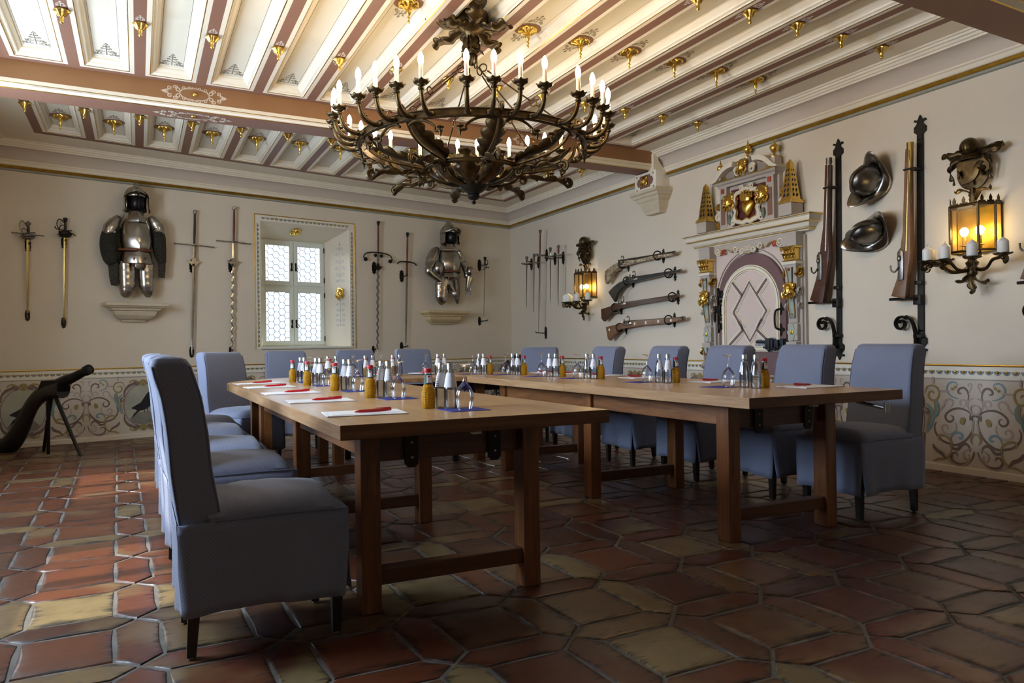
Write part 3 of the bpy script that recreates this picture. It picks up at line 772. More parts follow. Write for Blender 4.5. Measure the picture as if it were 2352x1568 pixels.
for k, (gx, gy) in enumerate(((-2.80, -4.82), (-2.64, -5.19), (-2.57, -5.74), (-2.54, -6.27), (-2.50, -7.11), (-2.49, -7.89))):
    SETS.append(('of the right table setting '+ord_r[k], (gx, gy), (gx-.045, gy+.02, .12), [(gx+.015, gy-.115), (gx+.025, gy-.195)], (gx+.085, gy-.20), (-2.13, gy-.28, radians(180)), 2))
for where, g, n, ws, j, pad, arm in SETS:
    o = put('n', PN, n[0], n[1], n[2], 'blue paper napkin under the glass '+where, 'napkin', 'blue paper napkins')
    put('g', PG, g[0], g[1], 0, 'upturned wine glass '+where, 'glass', 'upturned wine glasses', TH+.0024)
    for q, w in enumerate(ws):
        put('w', PW, w[0], w[1], random.uniform(0, 6), ('farther' if (q == 0) == (arm != 2) else 'nearer')+' clear water bottle '+where, 'bottle', 'small water bottles with silver caps')
    put('j', PJ, j[0], j[1], random.uniform(-.4, .4)+(-.2 if arm == 0 else 0), 'red-capped apple juice bottle '+where, 'bottle', 'apple juice bottles with red caps')
    o = put('f', PF, pad[0], pad[1], pad[2], 'white writing pad '+where, 'pad', 'writing pads', TH+.0006)
    c, s = cos(pad[2]), sin(pad[2])
    def loc(a, b): return pad[0]+c*a-s*b, pad[1]+s*a+c*b
    x, y = loc(-.03, -.035); o = put('c', PC, x, y, pad[2]+.02, 'white card under the red pen '+where, 'card', 'white cards', TH+.0047)
    x, y = loc(.03, -.03); put('p', PP, x, y, pad[2]+.05, 'red ballpoint pen '+where, 'pen', 'red ballpoint pens', TH+.0060)
# ------------------------------------------------------------------ chandelier
CANDLE = mat('candle_tube', 'EFE6D2', .4, Subsurface_Weight=.15)
def emit(name, col, s):
    m = bpy.data.materials.new(name); m.use_nodes = True; b = m.node_tree.nodes['Principled BSDF']
    b.inputs['Base Color'].default_value = (*col, 1); b.inputs['Emission Color'].default_value = (*col, 1); b.inputs['Emission Strength'].default_value = s
    m.cycles.emission_sampling = 'FRONT_BACK'; return m
BULB = emit('glowing_bulb', (1, .76, .46), 48.)
def make_chandelier():
    c = empty('chandelier', (-3.487, -6.468, 0), label='large wrought iron ring chandelier with candle bulbs and acanthus leaves', cat='chandelier')
    fw = Vector((-.444, -.896, 0)).normalized(); rt = Vector((.896, -.444, 0)).normalized()
    def dr(d): return fw*cos(radians(d))+rt*sin(radians(d))
    def pt(d, r, z): return dr(d)*r+Z*z
    # canopy
    mb = MB(); mb.lathe([(.001, 3.345), (.117, 3.345), (.120, 3.335), (.120, 3.26), (.105, 3.245), (.06, 3.22), (.045, 3.20), (.04, 3.17), (.028, 3.14), (.03, 3.10), (.022, 3.07), (.001, 3.06)], 28)
    cp = mb.build('canopy', IRONB, c)
    for k in range(8):
        d = 12+45*k; hi = k % 2 == 0
        sp = smooth([pt(d, .075, 3.235), pt(d, .13, 3.215 if not hi else 3.23), pt(d, .20, 3.235 if hi else 3.185), pt(d, .265, 3.285 if hi else 3.195), pt(d, .30, 3.30 if hi else 3.19), pt(d, .318, 3.275 if hi else 3.165)], 5)
        MB().leaf(sp, dr(d+90), .075, 4, .45).build('canopy_leaf', IRONB, cp, smooth=60, solid=.004)
    for k in range(5):
        d = 20+72*k; sp = smooth([pt(d, .03, 3.20), pt(d, .045, 3.14), pt(d, .05, 3.09), pt(d, .085, 3.06)], 5)
        MB().leaf(sp, dr(d+90), .035, 3, .4).build('canopy_leaf', IRONB, cp, smooth=60, solid=.004)
    # suspension: six rods with ring links and hooks
    for k in range(6):
        d = 22+60*k
        p0, p1 = pt(d, .035, 3.00), pt(d, .775, 2.435); q = lambda t: p0.lerp(p1, t)
        mb = MB(); mb.tube([q(.10), q(.50)], .0055, 6); mb.tube([q(.56), q(.97)], .0055, 6)
        s = (p1-p0).normalized(); n = s.cross(dr(d+90)).normalized()
        rod = mb.build('suspension_rod', IRONB, c)
        for t, rr in ((.53, .024), (.06, .026)):
            o = q(t); MB().tube([o+s*rr*cos(a)+n*rr*sin(a) for a in [2*pi*i/14 for i in range(15)]], .005, 6).build('ring_link', IRONB, rod)
        mb = MB(); o = q(.985); mb.tube(smooth([o+n*.03-s*.02, o+n*.045+s*.0, o+n*.03+s*.03, o, o-n*.02-s*.01], 5), .0055, 6); mb.build('hook', IRONB, rod)
    mb = MB()
    for k in range(3):
        a = 60*k+15; mb.tube([pt(0, 0, 3.045)+dr(a)*.035*cos(t)+Z*(.04*sin(t)-.015) for t in [2*pi*i/16 for i in range(17)]], .007, 6)
    mb.build('hook_rings', IRONB, c)
    # main ring: flat band with beaded edges
    def ring(name, r, z0, z1, th):
        mb = MB(); mb.lathe([(r-th, z0), (r+th, z0), (r+th*1.6, z0+.006), (r+th, z0+.012), (r+th, z1-.012), (r+th*1.6, z1-.006), (r+th, z1), (r-th, z1), (r-th, z0)], 72)
        return mb.build(name, IRONB, c, smooth=40)
    ring('main_ring', .78, 2.393, 2.447, .010); ring('lower_ring', .335, 2.232, 2.262, .009)
    # thirty-two candle arms in eight groups of four
    d0 = 15.2
    mb = MB(); prof = smooth([(.775, 2.418), (.80, 2.412), (.845, 2.405), (.895, 2.42), (.93, 2.455), (.945, 2.50), (.95, 2.53)], 4)
    mb.tube([fw*r+Z*z for r, z in prof], [.017-.004*i/len(prof) for i in range(len(prof))], 8); mb.lathe([(.020, -.014), (.024, -.008), (.024, .008), (.020, .014)], 12, fw*.80+Z*2.412, 'z')
    mb.tube(smooth([fw*.865+Z*2.40+rt*.0, fw*.90+Z*2.425, fw*.905+Z*2.455, fw*.885+Z*2.45], 4), .007, 6)
    arm = mb.build('candle_arm', IRONB, c, smooth=50)
    o = fw*.95
    mb = MB(); mb.lathe([(.012, 2.508), (.018, 2.512), (.018, 2.520), (.012, 2.524), (.016, 2.532), (.03, 2.540)], 14, o)
    n = 24; rows = []
    for r, z, wv in ((.012, 2.534, 0), (.030, 2.540, .2), (.042, 2.549, .6), (.050, 2.560, 1)):
        rows.append([o+Vector((r*(1+.10*wv*cos(8*2*pi*i/n))*cos(2*pi*i/n), r*(1+.10*wv*cos(8*2*pi*i/n))*sin(2*pi*i/n), z+.005*wv*cos(8*2*pi*i/n))) for i in range(n)])
    mb.loft(rows, cap=False); mb.build('drip_pan', IRONB, arm, smooth=60, solid=.003)
    MB().lathe([(.001, 2.536), (.0135, 2.537), (.0130, 2.650), (.012, 2.654), (.001, 2.654)], 14, o).build('candle', CANDLE, arm)
    MB().lathe([(.001, 2.652), (.0115, 2.655), (.0165, 2.672), (.0175, 2.690), (.0145, 2.708), (.0075, 2.724), (.001, 2.732)], 14, o).build('bulb', BULB, arm, smooth=180)
    first = True
    for g in range(8):
        for dd in (-14.4, -4.8, 4.8, 14.4):
            a = d0+45*g+dd; rz = radians(a)
            if first: arm.rotation_euler = (0, 0, rz); first = False; continue
            q = arm.copy(); COL.objects.link(q); q.rotation_euler = (0, 0, rz)
            for ch in arm.children: e = ch.copy(); COL.objects.link(e); e.parent = q
    # eight scroll arms with leaves
    def copies(o, n=8):
        for k in range(1, n):
            q = o.copy(); COL.objects.link(q); q.rotation_euler = (0, 0, 2*pi*k/n)
            for ch in o.children: e = ch.copy(); COL.objects.link(e); e.parent = q
    rz0 = d0
    def P2(r, z): return pt(rz0, r, z)
    path = spiral(.80, 2.452, .008, .036, radians(200), 1.55, 20)
    path = [P2(r, z) for r, z in path]
    tail = smooth([(.800, 2.488), (.755, 2.455), (.735, 2.395), (.70, 2.345), (.62, 2.30), (.50, 2.272), (.40, 2.256), (.338, 2.25)], 5)
    mb = MB(); mb.tube([P2(r, z) for r, z in spiral(.81, 2.455, .007, .034, radians(-60), -1.5, 22)], .011, 6)
    mb.tube([P2(r, z) for r, z in smooth([(.79, 2.483), (.76, 2.455), (.742, 2.40), (.70, 2.345), (.62, 2.30), (.50, 2.272), (.40, 2.256), (.338, 2.25)], 5)], .011, 6)
    mb.tube([P2(r, z) for r, z in smooth([(.345, 2.235), (.45, 2.215), (.58, 2.205), (.68, 2.225)], 5)], .010, 6)
    mb.tube([P2(r, z) for r, z in spiral(.70, 2.19, .036, .008, radians(110), -1.5, 22)], .010, 6)
    mb.tube([P2(r, z) for r, z in smooth([(.33, 2.235), (.30, 2.19), (.22, 2.155), (.10, 2.14)], 5)], .009, 6)
    mb.tube([P2(r, z) for r, z in spiral(.36, 2.195, .030, .007, radians(90), -1.4, 20)], .008, 6)
    sa = mb.build('scroll_arm', IRONB, c)
    sd = dr(rz0+90)
    MB().leaf([P2(r, z) for r, z in smooth([(.34, 2.262), (.42, 2.285), (.53, 2.305), (.63, 2.345), (.70, 2.41), (.73, 2.455)], 5)][::1], sd, .085, 5, .45, cut=.35).build('acanthus_leaf', IRONB, sa, smooth=60, solid=.004)
    MB().leaf([P2(r, z) for r, z in smooth([(.40, 2.228), (.50, 2.20), (.60, 2.205), (.67, 2.175), (.70, 2.15)], 5)], sd, .05, 4, .5).build('acanthus_leaf', IRONB, sa, smooth=60, solid=.004)
    MB().leaf([P2(r, z) for r, z in smooth([(.30, 2.22), (.37, 2.205), (.43, 2.215), (.47, 2.19)], 5)], sd, .045, 3, .4).build('acanthus_leaf', IRONB, sa, smooth=60, solid=.004)
    copies(sa)
    rz0 = d0+22.5; sd = dr(rz0+90)
    bl = MB().leaf([P2(r, z) for r, z in smooth([(.09, 2.135), (.16, 2.145), (.235, 2.175), (.30, 2.235), (.325, 2.29), (.35, 2.315)], 5)], sd, .088, 4, .45, cut=.35).build('bowl_leaf', IRONB, c, smooth=60, solid=.004); copies(bl)
    mb = MB()
    for sg in (-1, 1):
        mb.tube([pt(rz0+sg*a, .775, z) for a, z in smooth([(20, 2.37), (17, 2.392), (12, 2.385), (7.5, 2.35), (7.0, 2.32), (4.2, 2.315)], 5)], .009, 6)
    hs = mb.build('hanging_scroll', IRONB, c)
    for sg in (-1, 1):
        MB().lathe([(.022, 2.345), (.024, 2.338), (.012, 2.33), (.015, 2.318), (.009, 2.305), (.004, 2.285), (.001, 2.28)], 10, pt(rz0+sg*4.4, .775, 0)).build('bud', IRONB, hs)
    copies(hs)
    mb = MB(); mb.lathe([(.001, 2.165), (.06, 2.165), (.10, 2.15), (.105, 2.14), (.09, 2.12), (.062, 2.10), (.045, 2.09), (.04, 2.083)], 28); mb.build('bowl', IRON, c)
    mb = MB(); mb.lathe([(.02, 2.09), (.024, 2.085), (.042, 2.075), (.044, 2.062), (.030, 2.048), (.012, 2.042), (.011, 2.034), (.017, 2.026), (.012, 2.016), (.001, 2.012)], 20); mb.build('finial', IRON, c)
    return c
make_chandelier()
# ------------------------------------------------------------------ gilded ceiling rosettes and rib bosses
def make_rosette():
    r = empty('ceiling_rosette')
    MB().lathe([(.001, .0), (.10, 0), (.10, -.003), (.001, -.003)], 28, sx=1., sy=1.).build('painted_disc', BROWN, r)
    mb = MB(); n = 40; rows = []
    for rr, z, a in ((.072, -.002, 0), (.072, -.010, .06), (.062, -.022, .10), (.045, -.020, .12), (.030, -.030, .05), (.018, -.034, 0)):
        rows.append([((rr*(1+a*cos(10*2*pi*i/n)))*cos(2*pi*i/n), (rr*(1+a*cos(10*2*pi*i/n)))*sin(2*pi*i/n), z-.004*a*10*cos(10*2*pi*i/n)) for i in range(n)])
    mb.loft(rows); mb.build('rosette', GOLD, r, smooth=50)
    mb = MB(); mb.lathe([(.012, -.03), (.016, -.04), (.019, -.055), (.015, -.075), (.007, -.09), (.006, -.097), (.012, -.103), (.012, -.108), (.006, -.114), (.005, -.12), (.009, -.127), (.009, -.133), (.001, -.142)], 14); mb.build('drop_pendant', GOLD, r, smooth=60)
    mb = MB()
    for sy in (-1, 1):
        mb.T = Matrix.Rotation(0 if sy > 0 else pi, 4, 'Z')
        for sx in (-1, 1):
            for cx, cz, r0, a0, tn in ((.030, .150, .017, 200, 1.1), (.046, .128, .014, -40, -1.1), (.018, .178, .012, 180, 1.), (.026, .205, .010, 200, .9)):
                q = spiral(cx, cz, r0, .004, radians(a0), tn, 14); mb.strip([(sx*a, b) for a, b in q], .0022, -.001, .0008, 'xy')
        mb.strip([(0, .12), (0, .235)], .0025, -.001, .0008, 'xy')
        mb.strip([(-.008, .225), (0, .245), (.008, .225)], .003, -.001, .0008, 'xy')
        if sy > 0: pass
    mb.build('painted_arabesque', mat('arabesque_paint', '8F7F6C', .7), r, smooth=0)
    return r
def make_boss():
    r = empty('rib_boss')
    mb = MB(); n = 32; rows = []
    for rr, z, a in ((.036, 0, 0), (.045, -.006, .08), (.046, -.016, .14), (.032, -.026, .18), (.024, -.042, .2), (.016, -.05, .1)):
        rows.append([((rr*(1+a*cos(6*2*pi*i/n)))*cos(2*pi*i/n), (rr*(1+a*cos(6*2*pi*i/n)))*sin(2*pi*i/n), z) for i in range(n)])
    mb.loft(rows); mb.build('boss', GOLD, r, smooth=50)
    mb = MB(); mb.lathe([(.018, -.045), (.013, -.06), (.010, -.072), (.014, -.08), (.012, -.088), (.001, -.096)], 12); mb.build('drop_pendant', GOLD, r, smooth=60)
    mb = MB()
    for sy in (-1, 1):
        mb.T = Matrix.Rotation(0 if sy > 0 else pi, 4, 'Z')
        for sx in (-1, 1):
            for cx, cz, r0, a0, tn in ((.018, .065, .012, 200, 1.1), (.022, .085, .010, -40, -1.), (.012, .105, .009, 180, 1.)):
                mb.strip([(sx*a, b) for a, b in spiral(cx, cz, r0, .003, radians(a0), tn, 12)], .0022, -.001, .0008, 'xy')
        mb.strip([(0, .05), (0, .135)], .0025, -.001, .0008, 'xy'); mb.strip([(-.007, .122), (0, .140), (.007, .122)], .003, -.001, .0008, 'xy')
    mb.build('painted_arabesque', mat('white_arabesque', 'D8CCBC', .7), r, smooth=0)
    return r
RO, BO = make_rosette(), make_boss(); used = {}
ORD = ['first', 'second', 'third', 'fourth', 'fifth', 'sixth', 'seventh', 'eighth', 'ninth', 'tenth', 'eleventh', 'twelfth', 'thirteenth', 'fourteenth']
def fix(proto, x, y, z, label, cat, group):
    o = dup(proto) if proto.name in used else proto
    used[proto.name] = 1; o.location = (x, y, z); tag(o, label, cat, group)
for k in range(13):
    x = (RX[k]+RX[k+1])/2
    if k not in (6,) and k < 8: fix(RO, x, -6.33+.042*(x+.69), ZC+.069, 'gilded rosette with drop in the %s coffer from the right wall, before the beam' % ORD[k], 'rosette', 'ceiling rosettes before the beam')
for k in range(13):
    x = (RX[k]+RX[k+1])/2; fix(RO, x, -2.73+.034*(x+6.27), ZC+.069, 'gilded rosette with drop in the %s coffer from the right, behind the beam' % ORD[k], 'rosette', 'ceiling rosettes behind the beam')
for k, x in enumerate(RX):
    if k < 13: fix(BO, x, -5.29+.052*(x+.47), ZC, 'gilded boss on the %s rib from the right, middle row before the beam' % ORD[k], 'boss', 'rib bosses before the beam')
    fix(BO, x, -3.32+.046*(x+6.51), ZC, 'gilded boss on the %s rib from the right, row behind the beam' % ORD[k], 'boss', 'rib bosses behind the beam')
    if k < 6: fix(BO, x, -7.41+.04*(x+.48), ZC, 'gilded boss on the %s rib from the right, row nearest the camera' % ORD[k], 'boss', 'rib bosses nearest the camera')
# arabesques painted at the coffer ends and scroll cartouches on the beam
mb = MB()
for k in range(13):
    x = (RX[k]+RX[k+1])/2; y0 = bora(x)-.15
    for sx in (-1, 1):
        for cx, cz, r0, a0, tn in ((.045, .03, .030, 200, 1.2), (.075, .02, .022, -60, -1.1), (.035, .085, .024, 180, 1.1), (.025, .14, .018, 190, 1.), (.016, .185, .012, 190, .9), (.06, .065, .014, 30, 1.)):
            mb.strip([(x+sx*a, y0-b) for a, b in spiral(cx, cz, r0, .004, radians(a0), tn, 14)], .003, ZC+.0685, .0008, 'xy')
    mb.strip([(x, y0), (x, y0-.22)], .003, ZC+.0685, .0008, 'xy'); mb.strip([(x-.014, y0-.215), (x, y0-.25), (x+.014, y0-.215)], .004, ZC+.0685, .0008, 'xy')
mb.build('painted_arabesque', mat('arabesque_grey', '7D7468', .7), ceiling, smooth=0)
LACE = mat('white_cartouche_paint', 'D9C9B4', .7)
def cartouche(mb):
    for sx in (-1, 1):
        for sz in (-1, 1):
            for cx, cz, r0, r1, a0, tn, w in ((.10, .075, .024, .006, 180, 1.3, .006), (.05, .085, .022, .005, 0, -1.2, .006), (.155, .045, .034, .008, 160, 1.2, .008), (.185, .070, .026, .006, 200, -1.3, .007), (.015, .088, .014, .004, 180, 1, .005), (.235, .055, .026, .006, 230, 1.2, .007), (.265, .02, .016, .005, 120, 1.1, .006)):
                mb.strip([(sx*a, sz*b) for a, b in spiral(cx, cz, r0, r1, radians(a0), tn, 16)], w*.7, -.002, .001)
            mb.strip([(sx*a, sz*b) for a, b in smooth([(.02, .075), (.09, .062), (.135, .03), (.14, 0)], 4)], .005, -.002, .001)
        for dx, dz in ((.30, 0), (.285, .018), (.285, -.018)): mb.strip([(sx*.26, 0), (sx*(dx-.012), dz), (sx*(dx+.022), dz*.6)], [.004, .010, .002], -.002, .001)
bang = math.atan(.0485)
for x in (-5.15, -1.80):
    mb = MB(); mb.T = Matrix.Translation((x, beam_y(x)+.001, 3.19)) @ Matrix.Rotation(bang, 4, 'Z') @ Matrix.Diagonal((.82, 1, .62, 1)); cartouche(mb); mb.build('painted_cartouche', LACE, beam, smooth=0)
    mb = MB(); mb.T = Matrix.Translation((x, beam_y(x)+.175, 3.055)) @ Matrix.Rotation(bang, 4, 'Z') @ Matrix.Rotation(-pi/2, 4, 'X') @ Matrix.Diagonal((1., -1, .9, 1)); cartouche(mb); mb.build('painted_cartouche', LACE, beam, smooth=0)
    MB().sphere((x, beam_y(x)-.006, 3.19), .020, .016, .020).build('gilded_button', GOLD, beam); MB().sphere((x, beam_y(x)+.175, 3.052), .024, .024, .016).build('gilded_button', GOLD, beam)
# ------------------------------------------------------------------ window of the back wall
SASH = mat('pale_green_white_paint', 'E4E8DC', .45)
def wall_empty(wall, name, x, out, z, label=None, cat=None, group=None, lean=0., kind=None):
    """Empty on a wall: local x right, y into the wall, z up; lean turns it in the wall plane"""
    M = Matrix.Translation(AT[wall](x, out, z)) @ Matrix.Rotation(RZ[wall], 4, 'Z') @ Matrix.Rotation(lean, 4, 'Y')
    o = empty(name, label=label, cat=cat, group=group, kind=kind); o.matrix_world = M; return o
wn = wall_empty('back', 'window_1', 0, 0, 0, kind='structure')
x0, x1, z0, z1, D = -4.12, -3.175, 1.05, 2.525, .44
zt, xm = 1.885, (x0+x1)/2
def frame(mb, a, b, c, d, w, y0, y1, bv=.004):
    for q in ((a, a+w, c, d), (b-w, b, c, d), (a+w, b-w, c, c+w), (a+w, b-w, d-w, d)): mb.box(q[0], q[1], y0, y1, q[2], q[3], bv)
mb = MB(); frame(mb, x0-.02, x1+.02, z0-.01, z1+.02, .035, D-.01, D+.06); mb.box(x0, x1, D-.005, D+.05, zt-.022, zt+.022, .004); mb.box(xm-.012, xm+.012, D-.012, D+.03, z0, z1, .003)
mb.build('window_frame', SASH, wn, smooth=0)
for a, b in ((x0+.012, xm-.004), (xm+.004, x1-.012)):
    for c, d in ((z0+.02, zt-.018), (zt+.018, z1-.012)):
        mb = MB(); frame(mb, a, b, c, d, .052, D-.03, D+.015); frame(mb, a+.045, b-.045, c+.045, d-.045, .016, D-.02, D+.01, .002)
        sh = mb.build('casement', SASH, wn, smooth=0)
        a2, b2, c2, d2 = a+.058, b-.058, c+.058, d-.058
        MB().box(a2, b2, D-.004, D-.001, c2, d2).build('pane', PANE, sh, smooth=0)
        mb = MB(); R = .052; k = 0     # hexagonal lead cames
        def ins(p): return a2 <= p[0] <= b2 and c2 <= p[1] <= d2
        cx = a2
        i = 0
        while a2+i*1.5*R < b2+R:
            j = 0
            while c2+j*sqrt(3)*R < d2+R:
                hx, hz = a2+i*1.5*R, c2+(j+.5*(i % 2))*sqrt(3)*R
                for e in range(3):
                    p, q = [(hx+R*cos(radians(60*t)), hz+R*sin(radians(60*t))) for t in (e, e+1)]
                    P = [p[0]+(q[0]-p[0])*.5, p[1]+(q[1]-p[1])*.5]
                    if ins(p) and ins(q): mb.strip([p, q], .0038, D-.006, .005)
                    elif ins(p) or ins(q):
                        t0, t1 = (p, q) if ins(p) else (q, p); f = 1.
                        for n_ in range(20):
                            f -= .05; w_ = (t0[0]+(t1[0]-t0[0])*f, t0[1]+(t1[1]-t0[1])*f)
                            if ins(w_): break
                        mb.strip([t0, w_], .0038, D-.006, .005)
                j += 1
            i += 1
        mb.build('lead_cames', LEADM, sh, smooth=0)
        # scrolled iron latch
        lx = b-.026 if a < xm-.1 else a+.026; lz = c+.30 if c < zt-.1 else c+.26
        mb = MB(); mb.prism([(lx-.012, lz-.05), (lx, lz-.062), (lx+.012, lz-.05), (lx+.008, lz), (lx+.014, lz+.045), (lx, lz+.062), (lx-.014, lz+.045), (lx-.008, lz)], D-.034, D-.028)
        sg = -1 if a < xm-.1 else 1
        mb.tube([(lx+sg*(x-lx), y, z) for x, y, z in [(lx, D-.035, lz), (lx, D-.06, lz)]+[(p[0], D-.06, p[1]) for p in smooth([(lx, lz), (lx+.02, lz-.02), (lx+.03, lz-.045), (lx+.015, lz-.06), (lx, lz-.05), (lx+.008, lz-.04)], 4)]], .0045, 6)
        mb.build('latch', IRON, sh)
        for hz in (c+.09, d-.09):
            if a > xm-.1: MB().tube([(b-.002, D-.034, hz-.035), (b-.002, D-.034, hz+.035)], .007, 8).build('hinge', IRON, sh)
MB().box(OPX0-.01, OPX1+.01, -.03, FRD+.01, OPZ0-.022, OPZ0+.008, .006).build('window_sill', SASH, wn, smooth=0)
# painted egg border with gilded beads around the opening
def egg(mb, x, z, ang, r, y=-.001, ball=True):
    """half-round scallop opening along ang"""
    def half(rr, yy, mi, a0=-pi/2, a1=pi/2):
        mb.mi = mi; V = [mb.v((x+rr*cos(ang+a0+(a1-a0)*i/10), yy, z+rr*sin(ang+a0+(a1-a0)*i/10))) for i in range(11)]; mb.f(V)
    half(r, y, 0); half(r*.80, y-.0006, 1); half(r*.66, y-.0012, 0); half(r*.50, y-.0018, 2)
    if ball: mb.mi = 3; mb.lathe([(r*.40, y-.001), (r*.38, y-r*.2), (r*.24, y-r*.36), (.0005, y-r*.4)], 10, (x+r*.26*cos(ang), 0, z+r*.26*sin(ang)), 'y')
EGGM = [TEAL, ORN_L, TEALD, GOLD]
ws = wall_empty('back', 'trim_7', 0, 0, 0, kind='structure')
mb = MB(); mb.box(OPX0-.082, OPX0, -.006, .004, OPZ0-.02, OPZ1+.084); mb.box(OPX1, OPX1+.086, -.006, .004, OPZ0-.02, OPZ1+.084); mb.box(OPX0, OPX1, -.006, .004, OPZ1, OPZ1+.084)
mb.build('border_band', WHITE, ws, smooth=0)
mb = MB(); P = [(OPX0-.078, OPZ0-.02), (OPX0-.078, OPZ1+.080), (OPX1+.082, OPZ1+.080), (OPX1+.082, OPZ0-.02)]
for p, q in zip(P, P[1:]): mb.tube([(p[0], -.008, p[1]), (q[0], -.008, q[1])], .0065, 8)
mb.build('gilded_fillet', GOLD, ws)
mb = MB(); n = int((OPZ1-OPZ0)/.058)
for i in range(n):
    z = OPZ0+.03+i*.058; egg(mb, OPX0-.046, z, 0, .026, -.0075); egg(mb, OPX1+.048, z, pi, .026, -.0075)
for i in range(21): egg(mb, OPX0+.04+i*.0605, OPZ1+.046, -pi/2, .027, -.0075)
mb.build('egg_border', EGGM, ws, smooth=50)
# painted scrollwork on the reveal and three gilded lion bosses
def scroll_col(mb, x, z, h, s, y=0., w=.004):
    for sx in (-1, 1):
        for k, (cx, cz, r0, a0, tn) in enumerate(((.03, .08, .028, 180, 1.3), (.04, .16, .024, -20, -1.3), (.028, .24, .026, 180, 1.2), (.035, .33, .022, 0, -1.2), (.022, .40, .018, 180, 1.1), (.03, .0, .022, 10, -1.2))):
            mb.strip([(x+sx*a*s, z+b*h) for a, b in spiral(cx, cz, r0, .005, radians(a0), tn, 16)], w, y, .0008)
    mb.strip([(x, z-.02*h), (x, z+.46*h)], w, y, .0008); mb.strip([(x-.012, z+.44*h), (x, z+.49*h), (x+.012, z+.44*h)], w*1.2, y, .0008)
RVR = mat('reveal_grey_paint', 'B9B9B4', .7)
mb = MB()
# right reveal: plane from (OPX1,0) to (FRX1,FRD)
a = Vector((OPX1, 0, 0)); b = Vector((FRX1, FRD, 0)); e = (b-a).normalized(); nn = Vector((e.y, -e.x, 0))
if nn.x > 0: nn = -nn
B4 = Matrix(((e.x, -nn.x, 0, a.x+nn.x*.001), (e.y, -nn.y, 0, a.y+nn.y*.001), (0, 0, 1, 0), (0, 0, 0, 1)))
mb.T = B4; scroll_col(mb, .17, 1.98, 1.15, 1.5); scroll_col(mb, .17, 1.35, .9, 1.5); mb.build('painted_scrollwork', RVR, ws, smooth=0)
def boss(M4, label):
    g = tag(empty('gilded_boss'), label, 'boss', None); mb = MB(); mb.T = Matrix.Scale(1.5, 4); lion_face(mb); mb.build('lion_face', GOLD, g)
    MB().lathe([(.001, .0), (.075, .0), (.07, -.012), (.05, -.016), (.001, -.016)], 24, (0, .0, 0), 'y', sx=.8, sy=1.).build('back_plate', GOLD, g); g.matrix_world = M4
TB = Matrix.Rotation(BA, 4, 'Z')
boss(TB @ B4 @ Matrix.Translation((.17, 0, 1.80)), 'gilded lion boss on the right reveal of the window')
hd = Vector((-3.72, .17, OPZ1-.068))
boss(TB @ Matrix.Translation(hd) @ Matrix.Rotation(radians(90-22), 4, 'X'), 'gilded lion boss on the head of the window recess')
